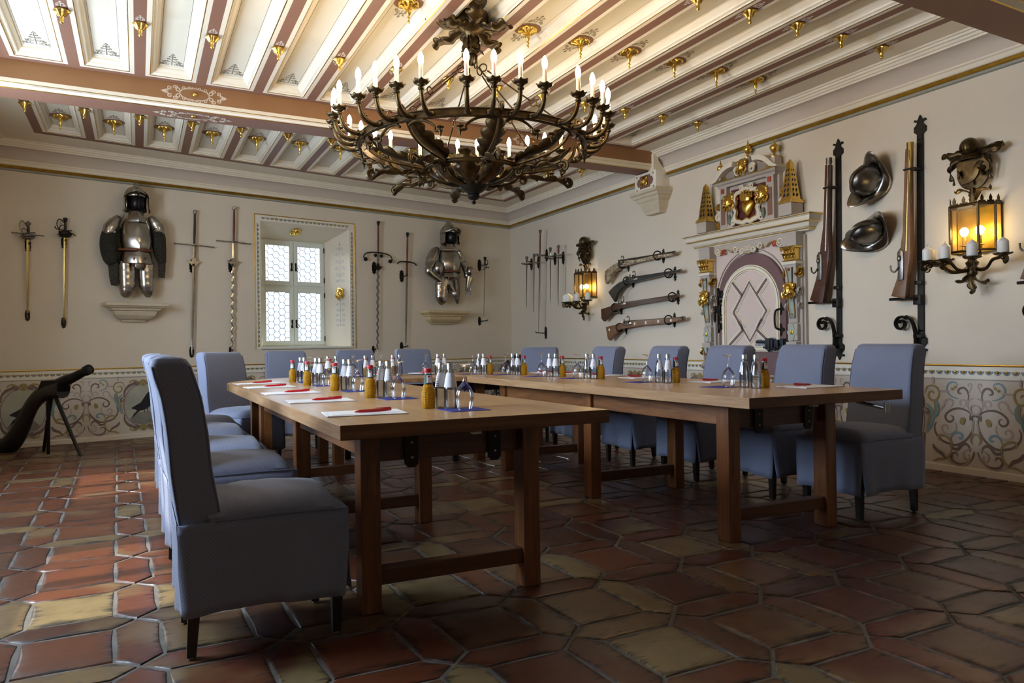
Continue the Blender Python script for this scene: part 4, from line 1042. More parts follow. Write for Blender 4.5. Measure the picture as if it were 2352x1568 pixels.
# ------------------------------------------------------------------ painted dado of the two walls
SKYP = mat('medallion_sky_paint', 'A9AC9E', .8, noise=(6, .5, 'C4C2AE')); ROCKP = mat('painted_rock', '8E8C84', .8, noise=(9, .6, '6F6D66')); RAVEN = mat('raven_black_paint', '1C1B1E', .6)
DADO = mat('dado_paint', 'D9CFC0', .75, noise=(1.5, .4, 'CABFB0'))
UNIT = [(0, 9, [(1490, 645), (1480, 620), (1500, 600), (1560, 582), (1620, 590), (1670, 620), (1690, 650), (1680, 680), (1650, 692), (1625, 675), (1625, 650), (1645, 642)]),
 (0, 10, [(1468, 640), (1462, 700), (1480, 770), (1530, 830), (1600, 868), (1670, 862), (1730, 840), (1775, 790), (1785, 740), (1770, 705)]),
 (1, 8, [(1480, 600), (1502, 560), (1495, 525), (1480, 505), (1455, 500)]), (0, 9, [(1500, 515), (1493, 480), (1505, 440), (1530, 420), (1560, 425), (1578, 445), (1570, 465), (1550, 462)]),
 (3, 7, [(1575, 505), (1610, 500), (1650, 480), (1672, 445), (1665, 405), (1635, 380), (1600, 382), (1580, 400)]), (1, 6, [(1495, 470), (1475, 430), (1465, 400), (1478, 385), (1495, 395), (1485, 408)]),
 (1, 10, [(1650, 452), (1745, 458)]), (2, 9, [(1862, 475), (1845, 425), (1800, 412), (1755, 430), (1740, 475), (1760, 520), (1800, 530), (1832, 505), (1828, 470), (1800, 458), (1785, 475)]),
 (1, 8, [(1540, 575), (1512, 540), (1525, 515), (1556, 520), (1566, 545), (1550, 556)]), (1, 8, [(1640, 575), (1620, 535), (1650, 512), (1688, 530), (1700, 565), (1740, 605), (1795, 620)]),
 (1, 9, [(1608, 690), (1598, 720), (1618, 772), (1668, 792), (1712, 772), (1718, 735), (1692, 718), (1668, 735), (1680, 752)]), (3, 10, [(1645, 832), (1632, 792), (1600, 770), (1565, 775), (1550, 797), (1566, 815), (1582, 803)]),
 (2, 10, [(1648, 935), (1635, 890), (1648, 840), (1690, 808), (1740, 805), (1750, 835), (1722, 850)]), (0, 12, [(1488, 908), (1498, 868), (1530, 850), (1562, 868), (1590, 900), (1630, 896), (1650, 880)]),
 (1, 7, [(1465, 880), (1510, 897), (1542, 928), (1532, 965), (1502, 972), (1490, 945), (1506, 932)]), (0, 9, [(1590, 955), (1600, 930), (1630, 935), (1646, 965), (1622, 1000), (1570, 1012), (1510, 995), (1470, 950), (1455, 905)]),
 (1, 8, [(1468, 935), (1500, 990), (1560, 1026), (1622, 1020), (1684, 985), (1724, 930)]), (2, 9, [(1640, 880), (1648, 940), (1690, 982), (1750, 992), (1800, 1014)]), (0, 14, [(1690, 990), (1720, 950), (1760, 930), (1790, 905), (1798, 880)]),
 (0, 10, [(1440, 632), (1410, 640), (1396, 668)]), (1, 9, [(1426, 662), (1412, 762)]), (2, 8, [(1465, 850), (1480, 815), (1462, 778), (1440, 768)]), (1, 8, [(1440, 548), (1408, 560), (1400, 586), (1412, 612), (1440, 622)]),
 (2, 22, [(1530, 650), (1545, 675), (1550, 705)]), (2, 11, [(1592, 405), (1606, 425)]), (2, 11, [(1618, 440), (1632, 425)]), (1, 10, [(1790, 340), (1790, 398)]), (3, 14, [(1770, 530), (1755, 570), (1760, 625), (1790, 665)]), (2, 8, [(1785, 540), (1775, 580), (1780, 620), (1800, 650)])]
def dado(wall, name, x_first, period, n, x_lo, x_hi, egg_p):
    d = wall_empty(wall, name, 0, 0, 0, kind='structure')
    mb = MB(); mb.box(x_lo, x_hi, -.003, .004, .056, .815); mb.build('dado_panel', DADO, d, smooth=0)
    mb = MB(); mb.tube([(x_lo, -.008, .823), (x_hi, -.008, .823)], .0085, 8); mb.build('gilded_fillet', GOLD, d)
    mb = MB(); mb.box(x_lo, x_hi, -.0065, 0, .724, .814); mb.build('border_band', WHITE, d, smooth=0)
    mb = MB(); mb.box(x_lo, x_hi, -.008, 0, .714, .719); mb.build('dark_line', GREYP, d, smooth=0)
    mb = MB(); k = 0; x = x_lo+.03
    while x < x_hi-.03: egg(mb, x, .781, -pi/2, egg_p*.46, -.0075); x += egg_p
    mb.build('egg_border', EGGM, d, smooth=50)
    mb = MB()
    def strip(mi, pts, w, y):
        mb.mi = mi; m = smooth(pts, 5); q = len(m)
        mb.strip(m, [w*min(1, .35+2.2*i/q)*min(1, .45+2.2*(q-1-i)/q) for i in range(q)], y, .0008)
    for k in range(n):
        cx = x_first+k*period
        for j, (mi, w, pts) in enumerate(UNIT):
            for sg in (-1, 1):
                strip(mi, [(cx+sg*(x-1440)*.00094, .700-(y-372)*.00098) for x, y in pts], w*.0009, -.0035-.0002*j)
        mx = cx+period/2; mz = .385      # medallion with a raven on a rock
        def poly(mi, pts, y): mb.mi = mi; mb.f([mb.v((p[0], y, p[1])) for p in pts])
        ov = [(mx+.205*cos(t), mz+.245*sin(t)) for t in [2*pi*i/40 for i in range(40)]]
        poly(1, [(mx+.235*cos(t), mz+.275*sin(t)) for t in [2*pi*i/40 for i in range(40)]], -.0036); poly(0, [(mx+.212*cos(t), mz+.252*sin(t)) for t in [2*pi*i/40 for i in range(40)]], -.0042); poly(4, ov, -.0048)
        rock = smooth([(-.15, -.165), (-.125, -.13), (-.06, -.09), (0, -.085), (.06, -.08), (.11, -.12), (.15, -.165)], 4)+[(.11, -.205), (0, -.24), (-.11, -.205)]
        poly(5, [(mx+a, mz+b) for a, b in rock], -.0054)
        rav = smooth([(-.125, -.15), (-.105, -.10), (-.07, -.06), (-.13, -.035), (-.09, -.005), (-.03, .03), (.005, .08), (.035, .125), (.06, .148), (.085, .147), (.125, .125), (.098, .118), (.093, .10), (.10, .06), (.085, .0), (.05, -.04), (.01, -.058), (-.04, -.07), (-.08, -.105)], 3)
        poly(6, [(mx+a, mz+b) for a, b in rav], -.006)
        for a, b in (((.0, -.05), (.012, -.09)), ((.04, -.04), (.045, -.085))): strip(6, [(mx+a[0], mz+a[1]), (mx+(a[0]+b[0])/2+.004, mz+(a[1]+b[1])/2), (mx+b[0], mz+b[1])], .005, -.006)
        for sg in (-1, 1):
            for tz in (1, -1):
                strip(0, [(mx+sg*a, mz+tz*b) for a, b in [(.205, .10), (.20, .17), (.16, .225), (.11, .25), (.075, .275), (.055, .255), (.072, .238), (.09, .252)]], .016, -.0064)
                strip(2, [(mx+sg*a, mz+tz*b) for a, b in [(.05, .26), (.085, .29), (.13, .285), (.15, .262)]], .009, -.0068)
            strip(3, [(mx+sg*a, mz+b) for a, b in [(.225, .13), (.265, .09), (.275, .02), (.25, -.05), (.225, -.09)]], .014, -.0064)
            strip(2, [(mx+sg*a, mz+b) for a, b in [(.215, .11), (.245, .06), (.245, 0), (.225, -.06)]], .008, -.0068)
            strip(0, [(mx+sg*a, mz+b) for a, b in [(.20, .08), (.235, .05), (.24, .085), (.215, .095)]], .008, -.007)
        for tz in (1, -1):
            poly(2, [(mx+.045*cos(t), mz+tz*.262+.042*sin(t)) for t in [2*pi*i/14 for i in range(14)]], -.007)
            for sg in (-1, 1): poly(0, [(mx+sg*.016+.008*cos(t), mz+tz*.262+.008+.005*sin(t)) for t in [2*pi*i/8 for i in range(8)]], -.0074)
            poly(0, [(mx+.014*cos(t), mz+tz*.262-.018+.007*sin(t)) for t in [2*pi*i/8 for i in range(8)]], -.0074)
    mb.build('painted_scrollwork', [ORN_M, ORN_L, ORN_G, ORN_B, SKYP, ROCKP, RAVEN], d, smooth=0)
    return d
dado('back', 'trim_8', -6.325-1.196, 1.196, 7, -BL, 0, .0588)
dado('right', 'trim_9', 7.79-6*1.23, 1.23, 8, 0.005, 9.6, .0634)
# ------------------------------------------------------------------ weapons and armour on the walls
LEATH = mat('brown_leather', '7A4526', .55, noise=(20, .5, '5A3018')); GRIPR = mat('red_brown_grip', '6B3222', .5, bump=(90, .4)); GRIPD = mat('dark_leather_grip', '33231B', .5, bump=(110, .5))
BLADE = mat('blade_steel', 'C9C4BA', .2, 1., noise=(6, .35, '8F8A82')); BLADED = mat('old_blade_steel', '9B978F', .32, 1., noise=(9, .6, '6A665F'))
BRASS = mat('aged_brass', 'B59B5C', .3, 1., noise=(12, .4, '8A7238'))
def plate(mb, x, z, w, h, y0=-.006, y1=0.):
    mb.prism([(x+a*w, z+b*h) for a, b in ((-.5, -.22), (-.35, -.30), (-.5, -.38), (-.2, -.42), (0, -.5), (.2, -.42), (.5, -.38), (.35, -.30), (.5, -.22), (.5, .22), (.35, .30), (.5, .38), (.2, .42), (0, .5), (-.2, .42), (-.5, .38), (-.35, .30), (-.5, .22))], y0, y1)
def hook(wall, x, z, label, size=.13, side=0, reach=.07):
    o = wall_empty(wall, 'wall_hook', x, 0, z, label, 'bracket', 'iron hooks carrying the swords')
    mb = MB(); plate(mb, 0, 0, size*.36, size); mb.build('back_plate', IRON, o, smooth=30)
    mb = MB(); mb.tube(smooth([(0, 0, 0), (0, -.03, -.004), (side*.5, -reach*.8, 0), (side, -reach, .006), (side, -reach-.012, .02)], 4), .0075, 8); mb.build('prong', IRON, o)
    return o
def sword(wall, top, bot, label, out=.05, hilt='two', blade='straight', guard_w=.45, guard_z=.82, grip=GRIPD, bm_=BLADED, gm=STEELD, lug_z=None, bw=.042, pommel='pear', hooks=True, hl=None):
    (xt, zt), (xb, zb) = ON[wall](top, out), ON[wall](bot, out); L = sqrt((xt-xb)**2+(zt-zb)**2)
    o = wall_empty(wall, 'sword', xb, out, zb, label, 'sword', None, atan2(xt-xb, zt-zb))
    gz = L*guard_z
    # blade
    rows = []; n = 90 if blade == 'wavy' else 12; lz = (lug_z*L if lug_z else gz)
    for i in range(n+1):
        z = gz*i/n; f = z/gz; w = bw/2*(.55+.45*f)
        if z < .05: w *= .15+.85*z/.05
        cx = 0.
        if blade == 'wavy' and z < lz-.02: cx = .010*sin(z*2*pi/.105)*min(1, z/.08)
        rows.append([(cx-w, 0, z), (cx, -.004, z), (cx+w, 0, z), (cx, .004, z)])
    MB().loft(rows).build('blade', bm_, o, smooth=20)
    # grip and pommel
    gp = L-gz; ph = .055 if pommel != 'big' else .075
    mb = MB(); mb.lathe([(.012, gz+.015), (.015, gz+gp*.35), (.0125, L-ph)], 12, sx=1, sy=.85, cap=True); mb.build('grip', grip, o)
    mb = MB()
    if pommel == 'ball': mb.lathe([(.010, L-ph), (.013, L-ph*.85), (.026, L-ph*.5), (.026, L-ph*.3), (.010, L-ph*.08), (.005, L), (.0005, L+.008)], 14)
    elif pommel == 'pear': mb.lathe([(.012, L-ph), (.020, L-ph*.6), (.024, L-ph*.3), (.020, L-ph*.12), (.008, L-ph*.05), (.0005, L)], 10)
    else: mb.lathe([(.013, L-ph), (.016, L-ph*.8), (.026, L-ph*.25), (.022, L-ph*.1), (.0005, L)], 8)
    mb.build('pommel', gm, o, smooth=40)
    h = guard_w/2; mb = MB()
    if hilt in ('two', 'flam'):
        mb.tube(smooth([(-h, 0, gz-.004), (-h*.5, -.003, gz-.003), (0, -.006, gz), (h*.5, -.003, gz-.003), (h, 0, gz-.004)], 5), [.0075]*21, 8)
        for s in (-1, 1): mb.lathe([(.0005, -.012), (.010, -.008), (.011, 0), (.008, .012)], 8, (s*h, 0, gz-.004), 'x')
        mb.tube([(.055*cos(a), -.05*abs(sin(a)) if hilt == 'flam' else -.045*sin(a), gz-.002) for a in [2*pi*i/20 for i in range(21)]], .006, 6); mb.sphere((0, -.004, gz), .02, .014, .014)
    elif hilt == 'scroll':
        mb.tube(smooth([(-h, 0, gz-.105), (-h*1.06, 0, gz-.075), (-h*.92, 0, gz-.03), (-h*.55, 0, gz-.005), (0, -.006, gz), (h*.55, 0, gz-.005), (h*.92, 0, gz-.03), (h*1.06, 0, gz-.075), (h, 0, gz-.105)], 5), .0085, 8)
        for s in (-1, 1):
            mb.lathe([(.0005, -.012), (.028, -.008), (.028, .008), (.0005, .012)], 14, (s*h*.92, 0, gz-.11), 'y'); mb.lathe([(.0005, -.012), (.024, -.008), (.024, .008), (.0005, .012)], 14, (s*.05, -.012, gz-.045), 'y')
        mb.lathe([(.001, .006), (.06, .006), (.06, -.004), (.001, -.006)], 20, (0, 0, gz), 'z', sy=.5)
    elif hilt == 'down':
        mb.tube(smooth([(-h, 0, gz-.045), (-h*.9, 0, gz-.02), (-h*.5, 0, gz), (0, -.005, gz), (h*.5, 0, gz), (h*.9, 0, gz-.02), (h, 0, gz-.045)], 4), .009, 8); mb.box(-.03, .03, -.02, .012, gz-.012, gz+.012, .003)
    elif hilt in ('rapier', 'cup'):
        mb.tube([(-h, .01, gz+.02), (h, -.01, gz+.006)] if hilt == 'rapier' else smooth([(-h, 0, gz+.07), (-h*.8, 0, gz+.04), (0, 0, gz+.03), (h*.8, 0, gz), (h, 0, gz-.02)], 4), .0055, 8)
        for k, (a, b) in enumerate(((.065, .02), (.075, -.008), (.06, -.03))): mb.tube([(a*cos(t), -.075*sin(t) if sin(t) > 0 else .02*sin(t), gz+b+.012*cos(t)) for t in [2*pi*i/22 for i in range(23)]], .005, 6)
        mb.tube(smooth([(-.055, -.03, gz+.01), (-.085, -.03, gz+.09), (-.06, -.02, gz+.15), (-.01, 0, L-.06)], 5), .005, 6)
        mb.tube(smooth([(-.065, -.04, gz-.02), (-.06, -.045, gz+.06), (-.02, -.02, L-.09)], 5), .0045, 6)
        mb.lathe([(.014, gz-.048), (.045, gz-.042), (.062, gz-.02), (.067, gz+.006)], 20, (0, -.014, 0), sy=.9)
    elif hilt == 'knuckle':
        mb.tube([(-h*.55, 0, gz), (h, 0, gz-.006)], .006, 8); mb.tube(smooth([(.01, 0, L-.03), (.05, 0, L-.06), (.055, 0, gz+.05), (.02, 0, gz)], 5), .005, 6)
        mb.tube([(.03*cos(t), -.02*sin(t), gz-.03+.02*cos(t)) for t in [2*pi*i/14 for i in range(15)]], .004, 6); mb.sphere((h, 0, gz-.006), .009)
    mb.build('guard', gm, o, smooth=50)
    if lug_z:
        z = lz; mb = MB(); s = bw*1.9
        mb.prism([(-bw*.5, z-.045), (-s, z+.012), (-bw*.6, z+.012), (-bw*.45, z+.05), (bw*.45, z+.05), (bw*.6, z+.012), (s, z+.012), (bw*.5, z-.045)], -.005, .005); mb.build('parrying_lugs', gm, o, smooth=0)
    return o, L
def W2(wall, q, out=0.): return ON[wall](q, out)
def hk(wall, q, label, **k):
    x, z = W2(wall, q); hook(wall, x, z, label, **k)
sword('back', (65, 508), (63, 732), 'rapier with a ringed steel hilt farthest left on the back wall', hilt='rapier', guard_w=.30, guard_z=.855, bm_=BRASS, bw=.030, pommel='ball', gm=STEELD, out=.07)
hk('back', (64, 563), 'iron hook under the hilt of the leftmost rapier', size=.16); hk('back', (63, 724), 'iron hook at the tip of the leftmost rapier', size=.13)
sword('back', (150, 499), (147, 745), 'rapier with a dark cup hilt, second from the left on the back wall', hilt='cup', guard_w=.20, guard_z=.85, bm_=BRASS, bw=.027, pommel='pear', gm=IRON, out=.07)
hk('back', (147, 556), 'iron hook under the cup of the second rapier', size=.16); hk('back', (146, 741), 'iron hook at the tip of the second rapier', size=.13)
sword('back', (448, 482), (441, 815), 'straight two-handed sword between the first armour and the window', guard_w=.46, guard_z=.757, lug_z=.64, grip=GRIPD, gm=STEEL)
hk('back', (441, 611), 'iron hook under the lugs of the straight two-handed sword', size=.18); hk('back', (440, 808), 'iron hook at the tip of the straight two-handed sword', size=.15)
sword('back', (538, 474), (533, 811), 'wavy-bladed two-handed sword with red-brown grip, left of the window', blade='wavy', guard_w=.42, guard_z=.757, lug_z=.62, grip=GRIPR, gm=STEEL, bm_=BLADE, pommel='ball', hilt='flam')
hk('back', (530, 611), 'iron hook under the lugs of the wavy sword left of the window', size=.18); hk('back', (530, 806), 'iron hook at the tip of the wavy sword left of the window', size=.13)
sword('back', (869, 507), (867, 806), 'wavy-bladed two-handed sword with scrolled iron guard, right of the window', blade='wavy', hilt='scroll', guard_w=.44, guard_z=.755, lug_z=.645, grip=GRIPR, gm=IRON, pommel='big', bm_=BLADED)
hk('back', (859, 615), 'iron hook under the lugs of the wavy sword right of the window', size=.19); hk('back', (857, 803), 'iron hook at the tip of the wavy sword right of the window', size=.12)
o, L = sword('back', (936, 533), (932, 797), 'long sword with wooden grip and ricasso, left of the second armour', hilt='down', guard_w=.33, guard_z=.74, grip=LEATH, gm=IRON, pommel='big', bw=.040)
MB().box(-.017, .017, -.008, .008, L*.62, L*.735, .003).build('wooden_ricasso', LEATH, o, smooth=0)
hk('back', (922, 634), 'iron hook beside the ricasso of the long sword left of the second armour', size=.19, side=.05); hk('back', (922, 796), 'iron hook at the tip of the long sword left of the second armour', size=.15, side=.06)
sword('back', (1114, 589), (1111, 741), 'slender short sword with knuckle bow in the corner right of the second armour', hilt='knuckle', guard_w=.16, guard_z=.845, bw=.022, pommel='big', grip=IRON, gm=IRON, bm_=BLADED, out=.12)
hk('back', (1101, 609), 'iron hook at the hilt of the slender short sword', size=.2, side=.06, reach=.12); hk('back', (1101, 737), 'iron hook at the tip of the slender short sword', size=.15, side=.07, reach=.12)
for k, (t, b, gz, gw, g, pm, lab) in enumerate((((1210, 588), (1209, 706), .86, .24, GRIPD, 'big', 'small sword farthest left in the group of five on the right wall'), ((1227, 582), (1226, 716), .845, .26, LEATH, 'pear', 'second small sword from the left in the group of five'),
        ((1241, 527), (1237, 763), .75, .30, GRIPR, 'big', 'longest sword in the middle of the group of five'), ((1264, 567), (1264, 694), .83, .26, STEEL, 'big', 'fourth sword from the left in the group of five, all steel hilt'), ((1283, 562), (1282, 704), .84, .30, GRIPR, 'ball', 'sword farthest right in the group of five, next to the lantern'))):
    sword('right', t, b, lab, hilt='two', guard_w=gw, guard_z=gz, grip=g, pommel=pm, bw=.034, bm_=BLADED, gm=STEELD, out=.16)
for q, lab in (((1221, 607), 'hook behind the first sword of the group of five'), ((1237, 602), 'hook behind the second sword of the group of five'), ((1256, 586), 'hook behind the longest sword of the group of five'), ((1275, 594), 'hook behind the fourth sword of the group of five'), ((1294, 592), 'hook behind the fifth sword of the group of five'), ((1254, 764), 'long hook at the tip of the longest sword')):
    hk('right', q, 'iron '+lab, size=.20, reach=.15, side=-.03)
# ------------------------------------------------------------------ armour
MAIL = mat('black_mail', '26241F', .5, .6, noise=(60, .8, '4A463C'), bump=(160, .9)); MAILG = mat('steel_mail', '5D5850', .45, .8, noise=(90, .8, '2A2722'), bump=(150, 1.))
HEADK = mat('blackened_steel', '17161A', .3, .8, noise=(14, .5, '3A3735')); CLOTHR = mat('red_lining', '8A4A38', .7)
def armour(zx, zy, sc, x0q, out, label, full):
    """zoom-picture coordinates -> wall coordinates"""
    def q(x, y, off=out): return W2('back', (zx+x/sc, zy+y/sc), off)
    cx, zb = q(*x0q); a = wall_empty('back', 'suit_of_armour', cx, 0, zb, label, 'armour')
    def nb(): m = MB(); m.T = Matrix.Translation((-cx, 0, -zb)); return m
    return a, q, nb
def el(x, y, z, rx, ry, n=24, e=2.): return ell((x, y, z), X, Y, rx, ry, n, e)
def torso(a, q, nb, ck, keys, name, m=STEEL):
    """keys: (x-left, x-right, y, depth)"""
    rings = []
    for xl, xr, y, d in keys:
        (l, z), (r, _) = q(xl, y), q(xr, y); c, w = (l+r)/2, (r-l)/2; R = el(c, ck, z, w, d, 28, 2.3)
        rings.append([p+Vector((0, -.03*max(0, 1-abs((p.x-c)/w)*2.2) if p.y < ck else 0, 0)) for p in R])
    return nb().loft(rings).build(name, m, a, smooth=50)
def helmet(a, q, nb, xc, yc, rx, rz, ck, face_dx, brim):
    x, z = q(xc, yc)
    mb = nb(); mb.sphere((x+face_dx*.6, ck-.02, z-.02), rx*.86, rx*1.05, rz*1.0, 18, 12); mb.tube([(x+face_dx, ck-.02-rx*1.08, z+rz*.5), (x+face_dx, ck-.03-rx*1.12, z-.02), (x+face_dx, ck-.02-rx*1.0, z-rz*.7)], .007, 6); mb.build('face_guard', HEADK, a, smooth=80)
    mb = nb(); mb.T = mb.T @ Matrix.Translation((x, ck, z)); rows = []
    for i in range(9):
        t = pi/2*i/8; R = []
        for j in range(25):
            u = radians(-62+304*j/24)+ (atan2(face_dx, rx)*.5); R.append((rx*1.04*sin(u+pi/2+pi/2)*cos(t)*1., rx*1.2*cos(u+pi/2+pi/2+0)*cos(t)*-1, rz*1.02*sin(t)))
        rows.append(R)
    # closed dome over the top, open at the face below
    mb.loft([[(rx*1.05*cos(2*pi*j/24)*cos(pi/2*i/8), rx*1.18*sin(2*pi*j/24)*cos(pi/2*i/8), rz*.22+rz*.86*sin(pi/2*i/8)) for j in range(24)] for i in range(9)], cap=False)
    mb.loft([[(rx*1.05*cos(u)+face_dx*0, rx*1.18*sin(u), zz) for u in [radians(-28+236*j/20) for j in range(21)]] for zz in (rz*.24, -rz*.3, -rz*.85)], cap=False, close=False)
    hb = mb.build('helmet_skull', STEEL, a, smooth=60, solid=.004)
    mb = nb(); mb.T = mb.T @ Matrix.Translation((x, ck, z)); P = [(-rx*1.25+i*rx*2.5/14, ) for i in range(15)]
    mb.prism(smooth([(-rx*1.30, rz*.45), (-rx*1.25, rz*.9), (-rx*.6, rz*1.22), (0, rz*1.34+.02), (rx*.5, rz*1.28), (rx*1.0, rz*.95), (rx*1.22, rz*.3), (rx*1.0, rz*.6), (0, rz*1.02), (-rx*.8, rz*.8)], 4), -.006, .006, plane='yz'); mb.build('helmet_comb', STEEL, hb, smooth=30)
    mb = nb(); mb.T = mb.T @ Matrix.Translation((x+face_dx*.4, ck, z)); rows = []
    for k, (ro, dz) in enumerate(((1.0, .30), (1.28, .26), (1.45, .16))):
        rows.append([(rx*1.06*ro**.5*sin(u)+face_dx*.5*k/2, -rx*1.15*ro*cos(u), rz*(dz+.42*cos(u*1.25))) for u in [radians(-78+156*j/20) for j in range(21)]])
    mb.loft(rows, cap=False, close=False); mb.build('helmet_brim', STEEL, hb, smooth=80, solid=.005)
    for s in (-1, 1):
        mb = nb(); mb.T = mb.T @ Matrix.Translation((x+face_dx*.3, ck, z)); mb.loft([[(s*rx*(1.1+.05*k), -rx*.2-rx*.55*t, rz*(.15-1.1*k/3)+.01*t) for t in (0, .4, .8, 1.)] for k in range(4)], cap=False, close=False); mb.build('cheek_piece', STEEL, hb, smooth=60, solid=.005)
    return x, z
def lames(a, q, nb, pts, ck, name, m, sy=.8, n=4, e=2.):
    """overlapping rings along a limb: pts = (x, y, half width px)"""
    P = [(*q(x, y), w) for x, y, w in pts]; rings = []
    cs = smooth([(x, z, w) for x, z, w in P], n)
    for i, (x, z, w) in enumerate(cs):
        d = Vector((cs[min(i+1, len(cs)-1)][0]-cs[max(i-1, 0)][0], 0, cs[min(i+1, len(cs)-1)][1]-cs[max(i-1, 0)][1])).normalized()
        s = Vector((-d.z, 0, d.x)); k = 1+(.035 if name in ('pauldron', 'tasset', 'arm_harness') else 0)*((i*1.0) % 3)
        rings.append(ell((x, ck, z), s, Y, w*k, w*sy*k, 16, e))
    return nb().loft(rings).build(name, m, a, smooth=28 if name in ('pauldron', 'tasset') else 50)
# first suit: half armour with black mail sleeves
a, q, nb = armour(215, 420, 2.7135, (258, 700), .16, 'half suit of armour with black mail sleeves, left of the window', False)
helmet(a, q, nb, 258, 112, .112, .15, -.17, 0., True)
torso(a, q, nb, -.15, ((206, 308, 178, .10), (198, 318, 200, .115), (186, 332, 232, .13), (186, 334, 243, .125)), 'gorget')
torso(a, q, nb, -.13, ((188, 332, 222, .10), (172, 352, 262, .135), (164, 362, 320, .155), (162, 364, 360, .165), (170, 358, 400, .155), (178, 348, 425, .14)), 'breastplate')
torso(a, q, nb, -.13, ((174, 352, 420, .142), (168, 362, 440, .155), (164, 366, 462, .162), (164, 370, 485, .165), (166, 372, 500, .165), (180, 360, 505, .12)), 'fauld')
x, z = q(262, 418); mb = nb(); mb.tube([(x+.183*cos(t), -.13+.155*sin(t)-.02*max(0, -sin(t))**3, z-.012*max(0, -sin(t))) for t in [2*pi*i/40 for i in range(41)]], .009, 6, flat=1.6, up=(0, 0, 1)); mb.build('waist_belt', LEATH, a)
for s, xs in ((-1, ((205, 490, .088), (207, 545, .086), (208, 600, .085), (208, 655, .080), (195, 700, .048), (190, 712, .010))), (1, ((328, 490, .086), (328, 545, .086), (330, 600, .084), (334, 655, .078), (347, 700, .045), (352, 712, .010)))):
    lames(a, q, nb, xs, -.15, 'tasset', STEEL, .8)
for xx, yy, dx in ((236, 500, -6), (298, 500, 8)):
    x, z = q(xx, yy-28); x2, z2 = q(xx+dx, yy+26); mb = nb(); mb.tube([(x, -.298, z), (x2, -.262, z2)], .012, 4); mb.build('leather_strap', LEATH, a)
x, z = q(268, 520); mb = nb(); mb.lathe([(.0005, -.008), (.042, -.006), (.048, -.002), (.05, .006)], 24, (x, -.285, z), 'y'); mb.build('groin_roundel', STEELD, a)
for xs in (((158, 208, .03), (140, 232, .052), (118, 258, .066), (100, 288, .070), (104, 315, .066)), ((352, 208, .03), (370, 232, .052), (390, 258, .064), (404, 288, .068), (402, 312, .064))):
    lames(a, q, nb, xs, -.15, 'pauldron', STEEL, 1.05, 3)
lames(a, q, nb, ((150, 262, .055), (100, 320, .082), (96, 400, .092), (112, 470, .085), (128, 500, .060)), -.14, 'mail_sleeve', MAIL, .8)
lames(a, q, nb, ((370, 262, .05), (404, 320, .076), (412, 400, .078), (424, 470, .058), (430, 500, .045)), -.14, 'mail_sleeve', MAIL, .8)
lames(a, q, nb, ((130, 470, .075), (138, 530, .070), (136, 590, .058), (130, 638, .030)), -.13, 'mail_flap', MAILG, .35)
lames(a, q, nb, ((428, 490, .045), (430, 540, .042), (428, 590, .036)), -.13, 'mail_flap', MAILG, .5)
# second suit: with full arm harness and gauntlets, turned to the right
a, q, nb = armour(960, 505, 3.583, (215, 690), .16, 'suit of armour with plate arms and gauntlets, right of the window', True)
helmet(a, q, nb, 246, 128, .115, .15, -.17, .055, True)
torso(a, q, nb, -.15, ((205, 285, 200, .10), (198, 300, 215, .115), (180, 318, 240, .13), (178, 318, 252, .125)), 'gorget')
torso(a, q, nb, -.13, ((190, 310, 240, .10), (176, 336, 280, .14), (172, 342, 330, .16), (172, 342, 365, .17), (178, 336, 405, .155), (184, 328, 430, .14)), 'breastplate')
torso(a, q, nb, -.13, ((182, 330, 428, .142), (174, 340, 448, .155), (168, 346, 470, .16), (180, 330, 482, .12)), 'fauld')
x, z = q(256, 428); mb = nb(); mb.tube([(x+.205*cos(t), -.13+.16*sin(t)-.02*max(0, -sin(t))**3, z) for t in [2*pi*i/40 for i in range(41)]], .008, 6, flat=1.6, up=(0, 0, 1)); mb.build('waist_belt', LEATH, a)
lames(a, q, nb, ((200, 470, .11), (200, 530, .118), (198, 600, .112), (194, 655, .095), (188, 690, .04), (186, 698, .01)), -.16, 'tasset', STEEL, .7)
lames(a, q, nb, ((318, 480, .04), (320, 540, .05), (322, 610, .05), (326, 660, .035), (330, 690, .01)), -.15, 'tasset', STEELD, .9)
for xx in (212, 262, 308):
    x, z = q(xx, 465); x2, z2 = q(xx-4, 500); mb = nb(); mb.tube([(x, -.305, z), (x2, -.285, z2)], .010, 4); mb.build('leather_strap', LEATH, a)
lames(a, q, nb, ((165, 232, .035), (140, 262, .070), (122, 300, .078), (105, 345, .072), (95, 380, .062)), -.15, 'pauldron', STEEL, 1., 3)
lames(a, q, nb, ((330, 245, .03), (345, 280, .05), (360, 320, .058), (368, 355, .055)), -.15, 'pauldron', STEEL, 1., 3)
lames(a, q, nb, ((112, 350, .055), (80, 400, .058), (78, 425, .060), (110, 455, .052), (150, 485, .045), (176, 500, .038)), -.20, 'arm_harness', STEEL, .95)
lames(a, q, nb, ((362, 350, .055), (385, 400, .06), (395, 440, .055), (395, 480, .045)), -.19, 'arm_harness', STEEL, .95)
for xx, yy, r_ in ((140, 400, .075), (396, 425, .055)):
    x, z = q(xx, yy); mb = nb(); mb.lathe([(.0005, -.05), (r_*.5, -.042), (r_*.9, -.02), (r_, .0)], 20, (x, -.27, z), 'y', sy=1.35); mb.build('elbow_cop', STEEL, a, smooth=60)
def gauntlet(pts, fingers):
    g = lames(a, q, nb, pts, -.24, 'gauntlet', STEEL, .75)
    for p0, p1 in fingers:
        A, B = q(*p0), q(*p1); m = ((A[0]+B[0])/2+.004, (A[1]+B[1])/2)
        mb = nb(); mb.tube(smooth([(A[0], -.25, A[1]), (m[0], -.262, m[1]), (B[0], -.25, B[1])], 4), [.013-.0006*i for i in range(9)], 6); f = mb.build('finger_plate', STEEL, a)
